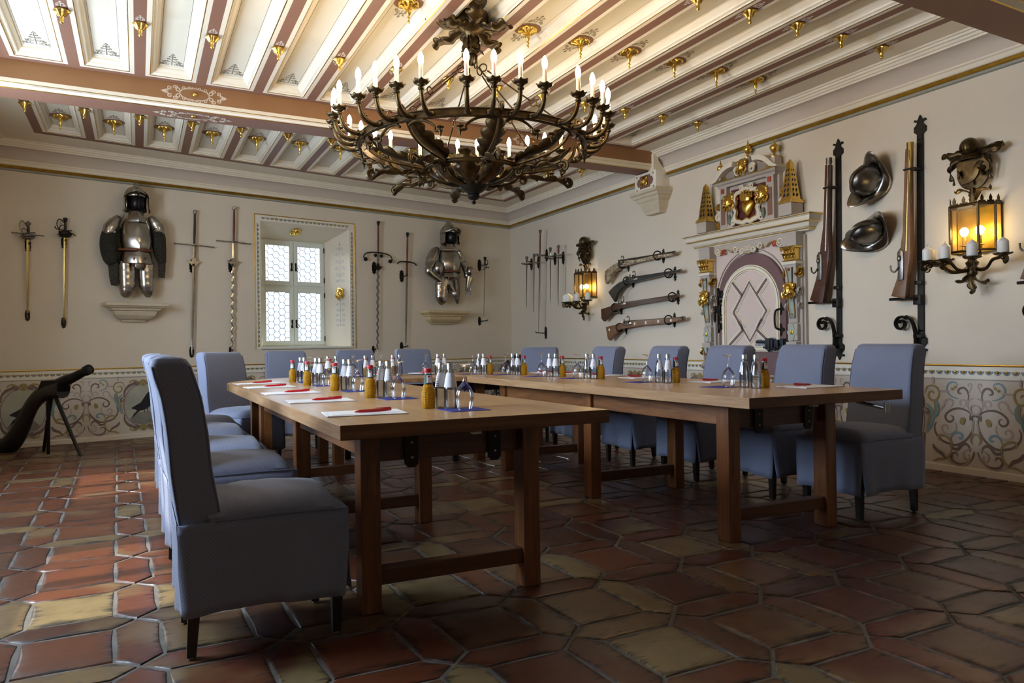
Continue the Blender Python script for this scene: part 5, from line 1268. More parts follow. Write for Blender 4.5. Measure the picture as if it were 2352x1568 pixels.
gauntlet(((205, 515, .060), (232, 520, .062), (245, 550, .048), (262, 580, .042), (270, 598, .040)), [((258+7*k, 596), (266+8*k, 640+4*(1-abs(k-1.5)))) for k in range(4)]+[((250, 585), (246, 618))])
gauntlet(((404, 480, .075), (396, 510, .060), (388, 545, .046), (384, 570, .044)), [((366+11*k, 570), (360+12*k, 622+6*(1-abs(k-1.5)))) for k in range(4)]+[((402, 560), (402, 598))])
# stone consoles below the armour
def console(l, r_, t, b, label, m):
    (x0, z1), (x1, _) = W2('back', (l, t), .12), W2('back', (r_, t), .12); zb = W2('back', (l, b), .0)[1]; cx, w = (x0+x1)/2, (x1-x0)/2
    o = wall_empty('back', 'stone_console', cx, 0, zb, label, 'console'); H = z1-zb
    mb = MB(); sec = [(0, 0), (0, .07), (.02, .09), (.05, .17), (.085, .34), (.10, .52), (.10, .56), (.13, .60), (.135, .68), (.17, .76), (.175, .80), (.20, .83), (.205, .98), (.195, 1.0)]
    rings = []
    for d, h in sec:
        ww, dp = w-.205+d, .06+d; rings.append([(-ww, .004, H*h), (-ww, -dp, H*h), (ww, -dp, H*h), (ww, .004, H*h)])
    mb.loft(rings); return mb.build('moulded_block', m, o, smooth=20)
console(237, 380, 694, 738, 'pale stone console below the armour left of the window', STONE)
console(972, 1069, 713, 744, 'yellowish stone console below the armour right of the window', STONEY)
# ------------------------------------------------------------------ muskets, gun racks, helmets, lantern sconces, wall gun
WALN = mat('walnut_stock', '5A3420', .35, noise=(7, .6, '3C2114', (1, 1, 6))); WALNL = mat('light_walnut_stock', '8A6342', .4, noise=(9, .6, '6B4629')); INLAY = mat('inlaid_stock', '7A5B41', .4, noise=(26, .9, 'D6C7A6')); BLKST = mat('black_stock', '33312E', .35, noise=(10, .5, '4A453E'))
def conv(ox, oy, sc, wall, off): return lambda x, y, o=off: ON[wall]((ox+x/sc, oy+y/sc), o)
def fleur(mb, x, z, s, up=1, y0=-.008, y1=0.):
    mb.prism([(x+a*s, z+up*b*s) for a, b in ((-.13, 0), (-.13, .25), (-.26, .35), (-.26, .55), (-.14, .68), (-.12, .75), (-.28, .80), (-.24, .88), (-.10, .84), (0, 1.05), (.10, .84), (.24, .88), (.28, .80), (.12, .75), (.14, .68), (.26, .55), (.26, .35), (.13, .25), (.13, 0))][::up], y0, y1)
Q = conv(1370, 560, 3.735, 'right', .10)
def musket(label, stock, barrel, br, lock, guard, m, rings, plates_, extra=None):
    b0, b1 = Q(*barrel[0]), Q(*barrel[1]); cx, cz = b0
    o = wall_empty('right', 'musket', cx, .10, cz, label, 'gun', 'old muskets hung between the lantern and the door')
    def nb(): n = MB(); n.T = Matrix.Translation((-cx, 0, -cz)); return n
    P = [Q(x, y) for x, y in stock]; nb().prism(P, -.022, .022, .006).build('stock', m, o, smooth=40)
    d = Vector((b1[0]-b0[0], 0, b1[1]-b0[1])); mb = nb(); A, B = Vector((b0[0], -.004, b0[1])), Vector((b1[0], -.004, b1[1]))
    mb.tube([A, A.lerp(B, .5), A.lerp(B, .97), A.lerp(B, .97), B], [br*1.15, br, br*.95, br*1.2, br*1.2], 8); mb.build('barrel', STEELD, o, smooth=30)
    x, z = Q(*lock); mb = nb(); mb.prism([(x-.10, z-.02), (x+.09, z-.012), (x+.10, z+.012), (x+.02, z+.022), (x-.09, z+.012)], -.030, -.020, .003)
    mb.tube([(x+.02+p[0], -.036, z+.01+p[1]) for p in smooth([(0, 0), (.035, .035), (.03, .075), (0, .085), (-.015, .07)], 4)], .007, 6); mb.sphere((x-.02, -.034, z+.012), .012); mb.tube([(x-.06, -.034, z+.01), (x-.055, -.036, z+.05)], .007, 6); mb.sphere((x-.054, -.036, z+.055), .010)
    mb.build('lock', STEEL, o, smooth=50)
    mb = nb(); mb.tube([(p[0], 0, p[1]) for p in smooth([Q(*g) for g in guard], 4)], .005, 6, flat=1.6); mb.build('trigger_guard', STEELD, o)
    if extra:
        for e in extra: x, z = Q(*e); nb().lathe([(.0005, -.0035), (.016, -.003), (.018, 0)], 12, (x, -.022, z), 'y').build('inlay_disc', WHITE, o)
    for k, (x, y) in enumerate(rings):
        px, pz = Q(x, y); qx, qz = ON['right']((1370+plates_[k][0]/3.735, 560+plates_[k][1]/3.735), 0)
        h = wall_empty('right', 'gun_hook', qx, 0, qz, 'iron ring bracket at the %s of the %s' % (('lock', 'muzzle end')[k], label.split(' in ')[0].split(' with ')[0]), 'bracket', 'ring brackets of the muskets')
        mb = MB(); fleur(mb, 0, 0, .085, 1); fleur(mb, 0, 0, .085, -1); mb.build('back_plate', IRON, h, smooth=0)
        mb = MB(); dx, dz = px-qx, pz-qz; mb.tube([(0, 0, 0), (dx*.5, -.06, dz*.5), (dx, -.10, dz-.045)], .008, 6)
        mb.tube([(dx+.012*cos(t), -.10+.050*cos(t), dz+.052*sin(t)) for t in [2*pi*i/22 for i in range(23)]], .008, 6); mb.build('ring', IRON, h)
musket('topmost musket with an inlaid light stock in the stack of four', [(82, 232), (155, 178), (203, 158), (250, 140), (345, 138), (510, 100), (665, 78), (668, 96), (520, 126), (352, 160), (270, 185), (215, 198), (182, 215), (150, 258), (120, 312), (96, 345), (80, 330)], ((225, 146), (674, 72)), .017, (232, 172), [(210, 205), (218, 228), (180, 240), (158, 280)], INLAY, [(222, 172), (524, 100)], [(277, 180), (577, 104)])
musket('second musket from the top with a black hooked stock', [(113, 410), (160, 365), (200, 335), (255, 308), (300, 292), (425, 275), (610, 240), (720, 222), (722, 240), (612, 262), (432, 306), (300, 335), (262, 345), (222, 372), (185, 420), (170, 480), (165, 498), (118, 425)], ((262, 302), (728, 230)), .018, (330, 302), [(290, 345), (250, 375), (222, 420), (206, 468)], BLKST, [(262, 318), (618, 252)], [(317, 320), (677, 256)])
musket('third musket from the top with a dark walnut stock', [(48, 560), (140, 532), (170, 524), (200, 508), (270, 500), (640, 442), (700, 434), (700, 455), (640, 475), (350, 520), (280, 535), (200, 552), (165, 570), (120, 600), (72, 664), (52, 640)], ((150, 524), (706, 440)), .016, (232, 516), [(180, 562), (190, 590), (150, 590), (130, 602)], WALN, [(160, 546), (650, 456)], [(216, 548), (703, 458)])
musket('lowest musket with a light stock and white inlay discs', [(90, 712), (185, 690), (215, 690), (250, 668), (330, 660), (600, 640), (745, 630), (748, 655), (605, 680), (380, 700), (290, 715), (225, 728), (190, 742), (150, 790), (122, 828), (108, 815)], ((240, 672), (756, 634)), .017, (280, 686), [(230, 728), (238, 745), (205, 780), (190, 800)], WALNL, [(200, 716), (618, 652)], [(258, 716), (672, 654)], [(122, 736), (340, 684), (436, 675), (543, 664), (652, 656)])
# tall wall guns standing on iron racks
Q8 = conv(1840, 260, 2.529, 'right', .09)
def rack(label_r, label_g, bar, stock, barrel, lock, ring, rod, m, sx):
    (bx, zt), (bx2, zb) = ON['right']((1840+bar[0][0]/2.529, 260+bar[0][1]/2.529), .02), ON['right']((1840+bar[1][0]/2.529, 260+bar[1][1]/2.529), .02)
    o = wall_empty('right', 'gun_rack', bx, 0, zb, label_r, 'gun rack', None, atan2(bx-bx2, zt-zb)*.5); H = zt-zb; w = .026
    mb = MB(); mb.box(-w, w, -.018, 0, .17, H-.17, .002); fleur(mb, 0, H-.18, .19, 1, -.018, 0); fleur(mb, 0, .18, .19, -1, -.018, 0); mb.build('bar', IRON, o, smooth=0)
    rx, rz = Q8(*rod); rx -= bx; rz -= zb
    mb = MB(); mb.tube([(0, -.02, rz-.01), (0, -.09, rz), (rx, -.09, rz)], .012, 8); mb.box(-.035, .03, -.06, 0, rz-.05, rz+.03, .004); mb.box(-.03, .03, -.05, 0, rz+.11, rz+.14, .004); mb.build('butt_rest', IRON, o, smooth=30)
    s_ = Vector((0, 0, 0)); sp = spiral(-.145, rz-.20, .062, .018, radians(40), 1.35, 24)
    mb = MB(); mb.tube([(p[0], -.05, p[1]) for p in smooth([(-.02, rz-.40), (-.02, rz-.28), (-.05, rz-.18), (-.10, rz-.14), (sp[0][0], sp[0][1])], 4)+sp], .011, 8, flat=2.2, up=(0, 1, 0)); mb.build('scroll', IRON, o)
    mb = MB()
    for dz in (-.30, -.43): mb.box(-.04, .032, -.055, 0, rz+dz-.014, rz+dz+.014, .003)
    mb.tube([(-.055, -.05, rz-.40), (.0, -.05, rz-.40)], .02, 10); mb.build('clamp', IRON, o, smooth=0)
    cx, cz = Q8(*ring); mb = MB(); dx, dz = cx-bx, cz-zb
    mb.tube([(0, -.02, dz), (.02, -.03, dz), (.02, -.12, dz), (dx-.045, -.12, dz), (dx-.045, -.05, dz), (0, -.02, dz)], .008, 6); mb.build('ring_clamp', IRON, o, smooth=30)
    P = [Q8(x, y) for x, y in stock]; gx, gz = Q8(*rod); gx, gz = P[0]
    g = wall_empty('right', 'wall_gun', gx, .09, gz, label_g, 'gun')
    def nb(): n = MB(); n.T = Matrix.Translation((-gx, 0, -gz)); return n
    nb().prism(P, -.026, .026, .007).build('stock', m, g, smooth=40)
    a, b = Q8(*barrel[0]), Q8(*barrel[1]); mb = nb(); mb.tube([(a[0], -.006, a[1]), (b[0], -.006, b[1]-.05), (b[0], -.006, b[1]-.05), (b[0], -.006, b[1])], [.023, .021, .026, .026], 8); mb.build('barrel', BRASS if m is WALNL else STEELD, g, smooth=30)
    x, z = Q8(*lock); mb = nb(); mb.prism([(x-.02, z-.13), (x+.025, z-.12), (x+.03, z+.10), (x, z+.13), (x-.025, z+.10)], -.036, -.024, .003)
    mb.tube([(x-.01+p[0], -.042, z+p[1]) for p in smooth([(0, -.02), (-.035, -.055), (-.065, -.04), (-.07, 0)], 4)], .008, 6); mb.sphere((x-.005, -.04, z+.05), .018, .012, .024); mb.build('lock', STEELD, g, smooth=50)
    return o, g
R1 = rack('iron wall rack with fleur finials between the door and the helmets', 'slim musket with dark walnut stock standing on the rack right of the door', ((198, 165), (193, 1420)), [(60, 1085), (75, 1058), (100, 960), (118, 860), (125, 770), (140, 660), (148, 430), (150, 300), (174, 300), (170, 440), (168, 660), (171, 760), (173, 850), (157, 950), (146, 1050), (138, 1102), (128, 1108)], ((152, 800), (165, 260)), (120, 890), (158, 434), (40, 1104), WALN, -1)
R2 = rack('iron wall rack with fleur finials between the helmets and the right lantern', 'stout musket with golden-brown stock standing on the rack right of the helmets', ((670, 28), (660, 1390)), [(533, 1062), (545, 1030), (575, 960), (585, 850), (590, 760), (607, 690), (613, 330), (616, 210), (644, 210), (640, 330), (644, 700), (645, 850), (630, 930), (620, 1060), (612, 1078)], ((620, 800), (636, 170)), (592, 880), (628, 328), (512, 1084), WALNL, -1)
for src, lab in zip(R2, ('iron wall rack cut by the right edge of the picture', 'musket on the rack cut by the right edge of the picture')):
    c = dup(src, None, None, lab); c.location = src.location+Vector((0, -1.0, .055))
# morion helmets
def morion(q, sz, tilt, label, comb):
    x, z = ON['right'](q, .08); h = wall_empty('right', 'morion_helmet', x, 0.012, z, label, 'helmet', None, tilt)
    mb = MB(); rows = []
    for i in range(11):
        t = pi/2*i/10; d = -.055-.205*sin(t); r = cos(t)**.8; pt_ = 1-.25*sin(t)
        rows.append([(sz*.60*r*cos(u)*(1 if abs(cos(u)) > -1 else 1), d, sz*.78*r*sin(u)) for u in [2*pi*j/32 for j in range(32)]])
    mb.loft(rows, cap=False); sk = mb.build('skull', STEELD, h, smooth=80, solid=.004)
    mb = MB(); rows = []
    for ro in (0, .35, .7, 1.): # boat-shaped brim: its two points stand forward into the room
        R = []
        for j in range(40):
            u = 2*pi*j/40; fx = sz*(.58+.34*ro+.08*ro*abs(cos(u))); fz = sz*(.76+.26*ro+.42*ro*abs(sin(u))**3); R.append((fx*cos(u), -.055+ro*(.05-.16*abs(sin(u))**2.2+.02*cos(2*u)), fz*sin(u)))
        rows.append(R)
    mb.loft(rows, cap=False); mb.build('brim', STEEL, h, smooth=80, solid=.005)
    mb = MB(); P = []; n = 16
    prof = [(-.16-.10*sin(pi*i/n)-comb*sin(pi*i/n), sz*.80*cos(pi*i/n)) for i in range(n+1)]; inn = [(-.05-.19*sin(pi*i/n), sz*.76*cos(pi*i/n)) for i in range(n+1)]
    mb.prism(prof+inn[::-1], -.006, .006, plane='yz'); mb.build('comb', STEELD, h, smooth=30)
    mb = MB()
    for j in range(12):
        u = 2*pi*j/12+.2; mb.sphere((sz*.575*cos(u), -.078, sz*.75*sin(u)), .009, .009, .009, 8, 5)
    mb.build('rivets', BRASS, h)
    MB().tube([(-sz*.1, -.04, -sz*.9), (-sz*.12, -.06, -sz*1.15)], .014, 4, flat=.3).build('chin_strap', LEATH, h)
    return h
morion((1996, 415), .165, radians(28), 'upper morion helmet, its dark dome facing the room', .02)
morion((1999, 533), .160, radians(62), 'lower morion helmet, with bright tilted crest', .06)
# lantern sconces
WAX = mat('white_wax', 'F1EEE6', .45, Subsurface_Weight=.2)
LBULB = emit('lantern_bulb', (1, .82, .55), 30.)
def make_sconce():
    s = empty('lantern_sconce')
    # shield with helmet and mantling
    mb = MB(); sh = smooth([(-.125, 2.36), (-.12, 2.30), (-.115, 2.22), (-.08, 2.15), (0, 2.12), (.08, 2.15), (.115, 2.22), (.12, 2.30), (.125, 2.36), (.06, 2.345), (0, 2.35), (-.06, 2.345)], 3)
    mb.prism(sh, -.075, -.055, .006); sd = mb.build('coat_of_arms_shield', IRONB, s, smooth=40)
    mb = MB(); rav = smooth([(-.085, 2.17), (-.03, 2.20), (.0, 2.25), (.02, 2.30), (.05, 2.325), (.085, 2.315), (.06, 2.30), (.055, 2.26), (.04, 2.215), (.01, 2.19), (-.03, 2.175)], 3); mb.prism(rav, -.088, -.075, .004); mb.tube([(.01, -.085, 2.19), (.015, -.085, 2.155)], .005, 5); mb.build('raven_relief', IRONB, sd, smooth=40)
    mb = MB(); mb.sphere((-.01, -.09, 2.435), .068, .07, .072, 16, 10); mb.lathe([(.062, 2.385), (.075, 2.37), (.085, 2.35), (.07, 2.345)], 16, (-.01, -.085, 0), sy=.7)
    for k in range(5): mb.tube([(-.05+.02*k, -.158+.004*abs(k-2)**2, 2.44), (-.05+.02*k, -.160+.004*abs(k-2)**2, 2.40)], .004, 5)
    mb.build('helm', IRONB, sd, smooth=60)
    for sg in (-1, 1):
        for sp, w in (([(.05, -.07, 2.385), (.10, -.085, 2.40), (.17, -.09, 2.395), (.215, -.07, 2.415), (.235, -.08, 2.40)], .035), ([(.08, -.07, 2.36), (.14, -.09, 2.33), (.155, -.095, 2.27), (.13, -.09, 2.22), (.15, -.08, 2.18)], .04), ([(.10, -.08, 2.27), (.075, -.105, 2.25), (.095, -.11, 2.22)], .03)):
            P = [Vector((sg*p[0], p[1], p[2])) for p in sp]; MB().leaf(smooth([tuple(p) for p in P], 5), (0, -.35, 1), w, 3, .5).build('mantling_leaf', IRONB, sd, smooth=60, solid=.004)
    MB().tube([(0, -.06, 2.14), (0, -.07, 2.0)], .012, 8).build('stem', IRONB, s)
    for sg in (-1, 0, 1):
        P = [(0, -.07, 2.03), (sg*.03, -.075, 2.10), (sg*.08, -.08, 2.125), (sg*.12, -.085, 2.11), (sg*.135, -.085, 2.135)] if sg else [(0, -.085, 2.02), (0, -.095, 2.08), (0, -.09, 2.14)]
        MB().leaf(smooth(P, 5), (0, -1, .2) if sg else (1, 0, 0), .03, 3, .4).build('stem_leaf', IRONB, s, smooth=60, solid=.004)
    # lantern: half-hexagon of iron bars and amber glass
    pl = [(-.165, 0), (-.165, -.085), (-.105, -.19), (.105, -.19), (.165, -.085), (.165, 0)]; z0, z1 = 1.665, 2.0
    mb = MB()
    for x, y in pl[1:5]: mb.box(x-.007, x+.007, y-.007, y+.007, z0, z1, .001)
    for z, h in ((z0, .014), (z1, .018)):
        for p, q in zip(pl, pl[1:]): mb.tube([(p[0], p[1], z), (q[0], q[1], z)], h*.6, 4)
    ln = mb.build('lantern_frame', IRONB, s, smooth=0)
    for p, q in zip(pl, pl[1:]):
        mb = MB(); mb.f([mb.v((p[0], p[1], z0)), mb.v((q[0], q[1], z0)), mb.v((q[0], q[1], z1)), mb.v((p[0], p[1], z1))]); mb.build('glass_pane', AMBERG, ln, smooth=0)
    mb = MB(); mb.box(-.16, .16, -.012, -.004, z0, z1); mb.build('brass_back', GOLDD, ln, smooth=0)
    mb = MB()
    for p, q in zip(pl, pl[1:]):
        L = Vector((q[0]-p[0], q[1]-p[1])).length; n = max(1, round(L/.075))
        for k in range(n):
            t = (k+.5)/n; c = Vector((p[0]+(q[0]-p[0])*t, p[1]+(q[1]-p[1])*t, z1)); d = Vector((q[0]-p[0], q[1]-p[1], 0)).normalized()
            a = L/n/2*.92
            pts = [(-a, .0), (-a*.8, .022), (-a*.35, .018), (-a*.42, .04), (0, .066), (a*.42, .04), (a*.35, .018), (a*.8, .022), (a, 0)]
            A = [mb.v(c+d*u+Z*w) for u, w in pts]; B = [mb.v(c+d*u+Z*w+Vector((d.y, -d.x, 0))*-.004) for u, w in pts]
            mb.f(A); mb.f(B[::-1])
            for i in range(len(A)): mb.f([A[i], A[(i+1) % len(A)], B[(i+1) % len(A)], B[i]])
    mb.build('crest', IRONB, ln, smooth=0)
    for sx in (-.055, .06):
        b = MB().lathe([(.014, z0), (.016, z0+.04), (.034, z0+.045), (.013, z0+.052), (.012, z0+.115)], 12, (sx, -.10, 0)).build('candle_socket', BRASS, ln)
        MB().lathe([(.0005, z0+.112), (.016, z0+.12), (.029, z0+.145), (.029, z0+.162), (.016, z0+.18), (.0005, z0+.185)], 14, (sx, -.10, 0)).build('bulb', LBULB, b, smooth=180)
    # candle branches
    mb = MB(); mb.lathe([(.0005, 1.66), (.03, 1.655), (.04, 1.64), (.025, 1.62), (.03, 1.60), (.045, 1.585), (.04, 1.565), (.022, 1.55), (.03, 1.53), (.035, 1.50), (.02, 1.48)], 14, (0, -.10, 0)); mb.tube([(-.06, -.10, 1.645), (.06, -.10, 1.645)], .022, 10); mb.build('hub', IRONB, s, smooth=50)
    for a, r, zt in ((-82, .30, 1.60), (-48, .31, 1.60), (-12, .27, 1.59), (28, .27, 1.59), (66, .33, 1.60)):
        d = Vector((sin(radians(a)), -cos(radians(a)), 0)); o = Vector((0, -.06, 0)); P = lambda t, z: o+d*t+Z*z
        if a in (-82, 66): o = Vector((0, -.10, 0))
        mb = MB(); mb.tube([P(t, z) for t, z in smooth([(.03, 1.55), (.08, 1.525), (.16, 1.53), (.22, 1.58), (r*.88, zt-.01), (r, zt), (r+.035, zt-.012), (r+.04, zt-.04), (r+.018, zt-.05), (r+.008, zt-.033)], 4)], .009, 6, flat=1.5)
        b = mb.build('candle_branch', IRONB, s)
        n = 20; mb = MB(); mb.loft([[P(r, z)+Vector((rr*(1+.06*w*cos(8*2*pi*i/n))*cos(2*pi*i/n), rr*(1+.06*w*cos(8*2*pi*i/n))*sin(2*pi*i/n), .003*w*cos(8*2*pi*i/n))) for i in range(n)] for rr, z, w in ((.012, zt-.005, 0), (.05, zt+.006, .5), (.062, zt+.014, 1))], cap=False)
        mb.lathe([(.008, zt-.03), (.016, zt-.02), (.010, zt)], 10, P(r, 0)); mb.build('drip_pan', IRONB, b, smooth=60, solid=.003)
    for sg in (-1, 0, 1):
        P = [(sg*.01, -.10, 1.50), (sg*.05, -.11, 1.45), (sg*.10, -.115, 1.44), (sg*.125, -.11, 1.455)] if sg else [(0, -.11, 1.49), (.005, -.125, 1.44), (.02, -.12, 1.39), (.0, -.11, 1.35)]
        MB().leaf(smooth(P, 5), (0, -1, .3) if sg else (1, 0, 0), .035, 3, .4).build('drop_leaf', IRONB, s, smooth=60, solid=.004)
    return s
SCO = make_sconce()
def pillar(x, r, z, label):
    global PIL
    return None
PIL = []
def place_sconce(x, dz, label, who, first):
    o = SCO if first else dup(SCO); o.matrix_world = Matrix.Translation(right_at(x, 0, dz)) @ Matrix.Rotation(-pi/2, 4, 'Z'); tag(o, label, 'wall lamp', None)
    for k, (a, r, oy, h) in enumerate(((-82, .30, -.10, .105), (-48, .31, -.06, .115), (-12, .27, -.06, .115), (28, .27, -.06, .115), (66, .33, -.10, .115))):
        d = Vector((sin(radians(a)), -cos(radians(a)), 0))*r+Vector((0, oy, 1.611)); p = o.matrix_world @ d
        if not PIL:
            c = empty('pillar_candle'); MB().lathe([(.0005, 0), (.034, 0), (.036, .004), (.036, h-.02), (.03, h-.012), (.0005, h+.012)], 20).build('wax', WAX, c); MB().tube([(0, 0, h+.008), (.002, 0, h+.02)], .0015, 5).build('wick', RAVEN, c); PIL.append(c)
        else: c = dup(PIL[0]); PIL.append(c)
        c.location = p; tag(c, '%s white pillar candle on the %s' % (ORD[k], who), 'candle', 'pillar candles on the lanterns')
place_sconce(7.845, .0, 'bronze lantern with raven shield and candles at the right edge', 'lantern at the right edge, from left', True)
place_sconce(2.47, .0, 'bronze lantern with raven shield and candles beside the muskets', 'lantern beside the muskets, from left', False)
# heavy wall gun on a tripod at the left end of the back wall
G0, G1 = Vector((-6.80, -2.05, 0)), Vector((-6.03, -2.88, 0)); gd = (G1-G0).normalized(); gn = Vector((gd.y, -gd.x, 0))
def on_gun(x, y):
    v = ray((x/3.733, 780+y/3.733)); return CAMP+v*((G0-CAMP).dot(gn)/v.dot(gn))
g = empty('tripod_gun', (-6.4, -2.5, 0), label='heavy dark wall gun on a tripod in the left corner before the dado', cat='gun')
def gb(): n = MB(); n.T = Matrix.Translation((6.4, 2.5, 0)); return n
DARKW = mat('nearly_black_oak', '1B1512', .4, noise=(8, .5, '2B211B')); GUNM = mat('blued_iron', '24221F', .38, .85, noise=(10, .4, '3A352E'))
gb().tube([on_gun(*p) for p in ((470, 400), (560, 352), (640, 318), (735, 268), (735, 268), (768, 252))], [.062, .055, .046, .040, .050, .050], 16).build('barrel', GUNM, g, smooth=40)
gb().tube([on_gun(*p) for p in ((735, 268), (771, 250))], [.022, .024], 12).build('painted_bore_shade', RAVEN, g)  # black plug stands in for the shade inside the muzzle
mb = gb(); pts = smooth([(40, 915), (75, 905), (140, 830), (200, 720), (235, 640), (285, 545), (360, 470), (460, 430), (540, 420)], 4); n = len(pts)
mb.tube([on_gun(*p) for p in pts], [(.085 if i < n*.2 else .085-.02*sin(pi*(i/n-.2)/.8)+.0) for i in range(n)], 12, flat=1.15); mb.build('stock', DARKW, g)
mb = gb(); A = [on_gun(*p) for p in ((370, 430), (400, 350), (500, 345), (560, 400), (550, 440), (430, 500))]
R = [[p+gn*s for p in A] for s in (-.06, .06)]; mb.loft(R); mb.build('breech_block', GUNM, g, smooth=0)
for a, b in (((415, 490), (414, 1052)), ((480, 500), (700, 1018)), ((440, 495), (330, 930))):
    gb().tube([on_gun(*a), on_gun(*b) if b[0] != 330 else Vector((-6.48, -2.25, .01))], [.02, .015], 8).build('leg', GUNM, g)
# small iron cannon in the far corner, mostly hidden by the chairs
c = empty('cannon', (-.42, -1.05, 0), radians(20), label='black iron cannon in the room corner, only its round mouth showing', cat='cannon')
mb = MB(); mb.T = Matrix.Translation((0, 0, .80)) @ Matrix.Rotation(radians(4), 4, 'X'); mb.lathe([(.06, .10), (.085, .05), (.092, -.16), (.118, -.20), (.128, -.23), (.124, -.26), (.104, -.262), (.102, -.24), (.09, -.1), (.0005, -.09)], 28, (0, 0, 0), 'y'); mb.build('barrel', GUNM, c, smooth=40)
for sx in (-.15, .15):
    mb = MB(); mb.T = Matrix.Translation((sx, 0, 0)); mb.prism([(-.2, .55), (.2, .55), (.2, .72), (.06, .80), (-.2, .74)], -.025, .025, plane='yz'); mb.build('carriage_cheek', DARKW, c, smooth=0)
    mb = MB(); mb.tube([(sx*1.3, .3*cos(t), .3+.29*sin(t)) for t in [2*pi*i/24 for i in range(25)]], .025, 6)
    for k in range(4): mb.tube([(sx*1.3, .29*cos(k*pi/4), .3+.29*sin(k*pi/4)), (sx*1.3, -.29*cos(k*pi/4), .3-.29*sin(k*pi/4))], .014, 6)
    mb.build('wheel', DARKW, c)
MB().box(-.22, .22, -.03, .03, .27, .33).build('axle', DARKW, c, smooth=0); MB().box(-.12, .12, -.04, .04, .30, .60).build('axle_tree', DARKW, c, smooth=0)
# ------------------------------------------------------------------ carved door portal
ROSE = mat('pale_rose_paint', 'E0CCC0', .6); PURP = mat('mauve_brown_paint', '7A5C5C', .45, noise=(6, .25, '6E5151')); SAGE = mat('sage_paint', 'AEB5A6', .6); GREYW = mat('warm_grey_paint', 'BDB2A6', .6); GREYD = mat('dark_grey_paint', '9A8F84', .6); REDP = mat('red_stone_paint', 'B4472E', .4); WINE = mat('wine_red_paint', '5F2620', .6); GREENP = mat('verdigris_paint', '6E7A66', .5)  # GREYD: darker grey for the arch line and the tympanum
Q5, Q6 = conv(1590, 340, 4.0724, 'right', .14), conv(1590, 530, 2.489, 'right', .05)
XC = 5.535
dr_ = wall_empty('right', 'door_1', 0, 0, 0, kind='structure')
def arch(hw, zs, zb, n=24, x=XC): return [(x-hw, zb)]+[(x-hw*cos(pi*i/n), zs+hw*sin(pi*i/n)) for i in range(n+1)]+[(x+hw, zb)]
MB().prism(arch(.462, 1.462, 0.0), -.035, 0.0).build('door_leaf', PURP, dr_, smooth=0)
MB().strip(arch(.502, 1.462, .0), .004, -.028, .004).build('arch_line', GREYD, dr_, smooth=0)
pw = .345
MB().prism(arch(pw, 1.40, .98), -.040, -.034).build('panel_field', ROSE, dr_, smooth=0)
def band(mb, pts, w, y, th): mb.strip(pts, w, y, th)
pat = [[(XC-.23, 1.33), (XC, 1.63), (XC+.23, 1.33), (XC, 1.03), (XC-.23, 1.33)], [(XC-.10, 1.50), (XC-.245, 1.65)], [(XC+.10, 1.50), (XC+.245, 1.65)], [(XC-.09, 1.15), (XC-.30, .99)], [(XC+.09, 1.15), (XC+.30, .99)], [(XC-.17, 1.25), (XC-.10, 1.16)], [(XC+.17, 1.25), (XC+.10, 1.16)]]
for nm, w, y, th, m in (('raised_moulding', .040, -.040, .008, WHITE), ('gilded_line', .030, -.048, .0015, GOLD), ('raised_moulding', .025, -.049, .002, WHITE), ('mauve_strapwork', .014, -.050, .002, PURP)):
    mb = MB()
    for p in pat: band(mb, p, w, y, th)
    mb.build(nm, m, dr_, smooth=0)
AR = arch(pw+.03, 1.40, .955)+[(XC-pw-.03, .955)]
for w, y, th, m, nm in ((.030, -.036, .018, WHITE, 'raised_moulding'), (.020, -.054, .002, GOLD, 'gilded_line'), (.014, -.056, .003, WHITE, 'raised_moulding')):
    mb = MB(); mb.strip(AR, w, y, th); mb.build(nm, m, dr_, smooth=0)
lz0, lz1 = .12, .64; MB().box(XC-pw, XC+pw, -.040, -.034, lz0, lz1).build('panel_field', ROSE, dr_, smooth=0)
LP = [(XC-pw-.03, lz0-.03), (XC+pw+.03, lz0-.03), (XC+pw+.03, lz1+.03), (XC-pw-.03, lz1+.03), (XC-pw-.03, lz0-.03)]
pat2 = [[(XC-.23, .38), (XC, .62), (XC+.23, .38), (XC, .14), (XC-.23, .38)], [(XC-.11, .5), (XC-.33, .64)], [(XC+.11, .5), (XC+.33, .64)], [(XC-.11, .26), (XC-.33, .12)], [(XC+.11, .26), (XC+.33, .12)]]
for nm, w, y, th, m in (('raised_moulding', .036, -.040, .010, WHITE), ('gilded_line', .026, -.050, .0015, GOLD), ('mauve_strapwork', .014, -.052, .002, PURP)):
    mb = MB(); mb.strip(LP, w*.75, y, th)
    for p in pat2: band(mb, p, w, y, th)
    mb.build(nm, m, dr_, smooth=0)
# scrolled strap hinge, pull handle, bolt lock
hx, hz = Q6(150, 455); hx = XC-.462
mb = MB()
for s in (-1, 1):
    mb.tube([(hx+a, -.048, hz+s*b) for a, b in smooth([(.01, .0), (.03, .07), (.075, .10), (.085, .15), (.05, .19), (.01, .20)], 4)], .012, 8, flat=.6, up=(0, 1, 0))
    mb.tube([(hx+.045+p[0], -.048, hz+s*(.165+p[1])) for p in spiral(0, 0, .045, .012, radians(-60), 1.4, 18)], .011, 8); mb.tube([(hx+.06+p[0], -.048, hz+s*(.075+p[1])) for p in spiral(0, 0, .035, .010, radians(150), -1.3, 16)], .010, 8)
mb.box(hx-.012, hx+.006, -.055, -.036, hz-.24, hz+.24, .003); mb.box(hx-.07, hx+.04, -.06, -.04, hz-.02, hz+.05, .004); mb.tube([(hx-.05, -.055, hz+.05), (hx-.05, -.055, hz-.10), (hx-.05, -.055, hz-.13)], [.012, .012, .003], 8)
mb.build('strap_hinge', IRON, dr_)
px_, pz = XC+.40, (Q6(503, 505)[1])
mb = MB()
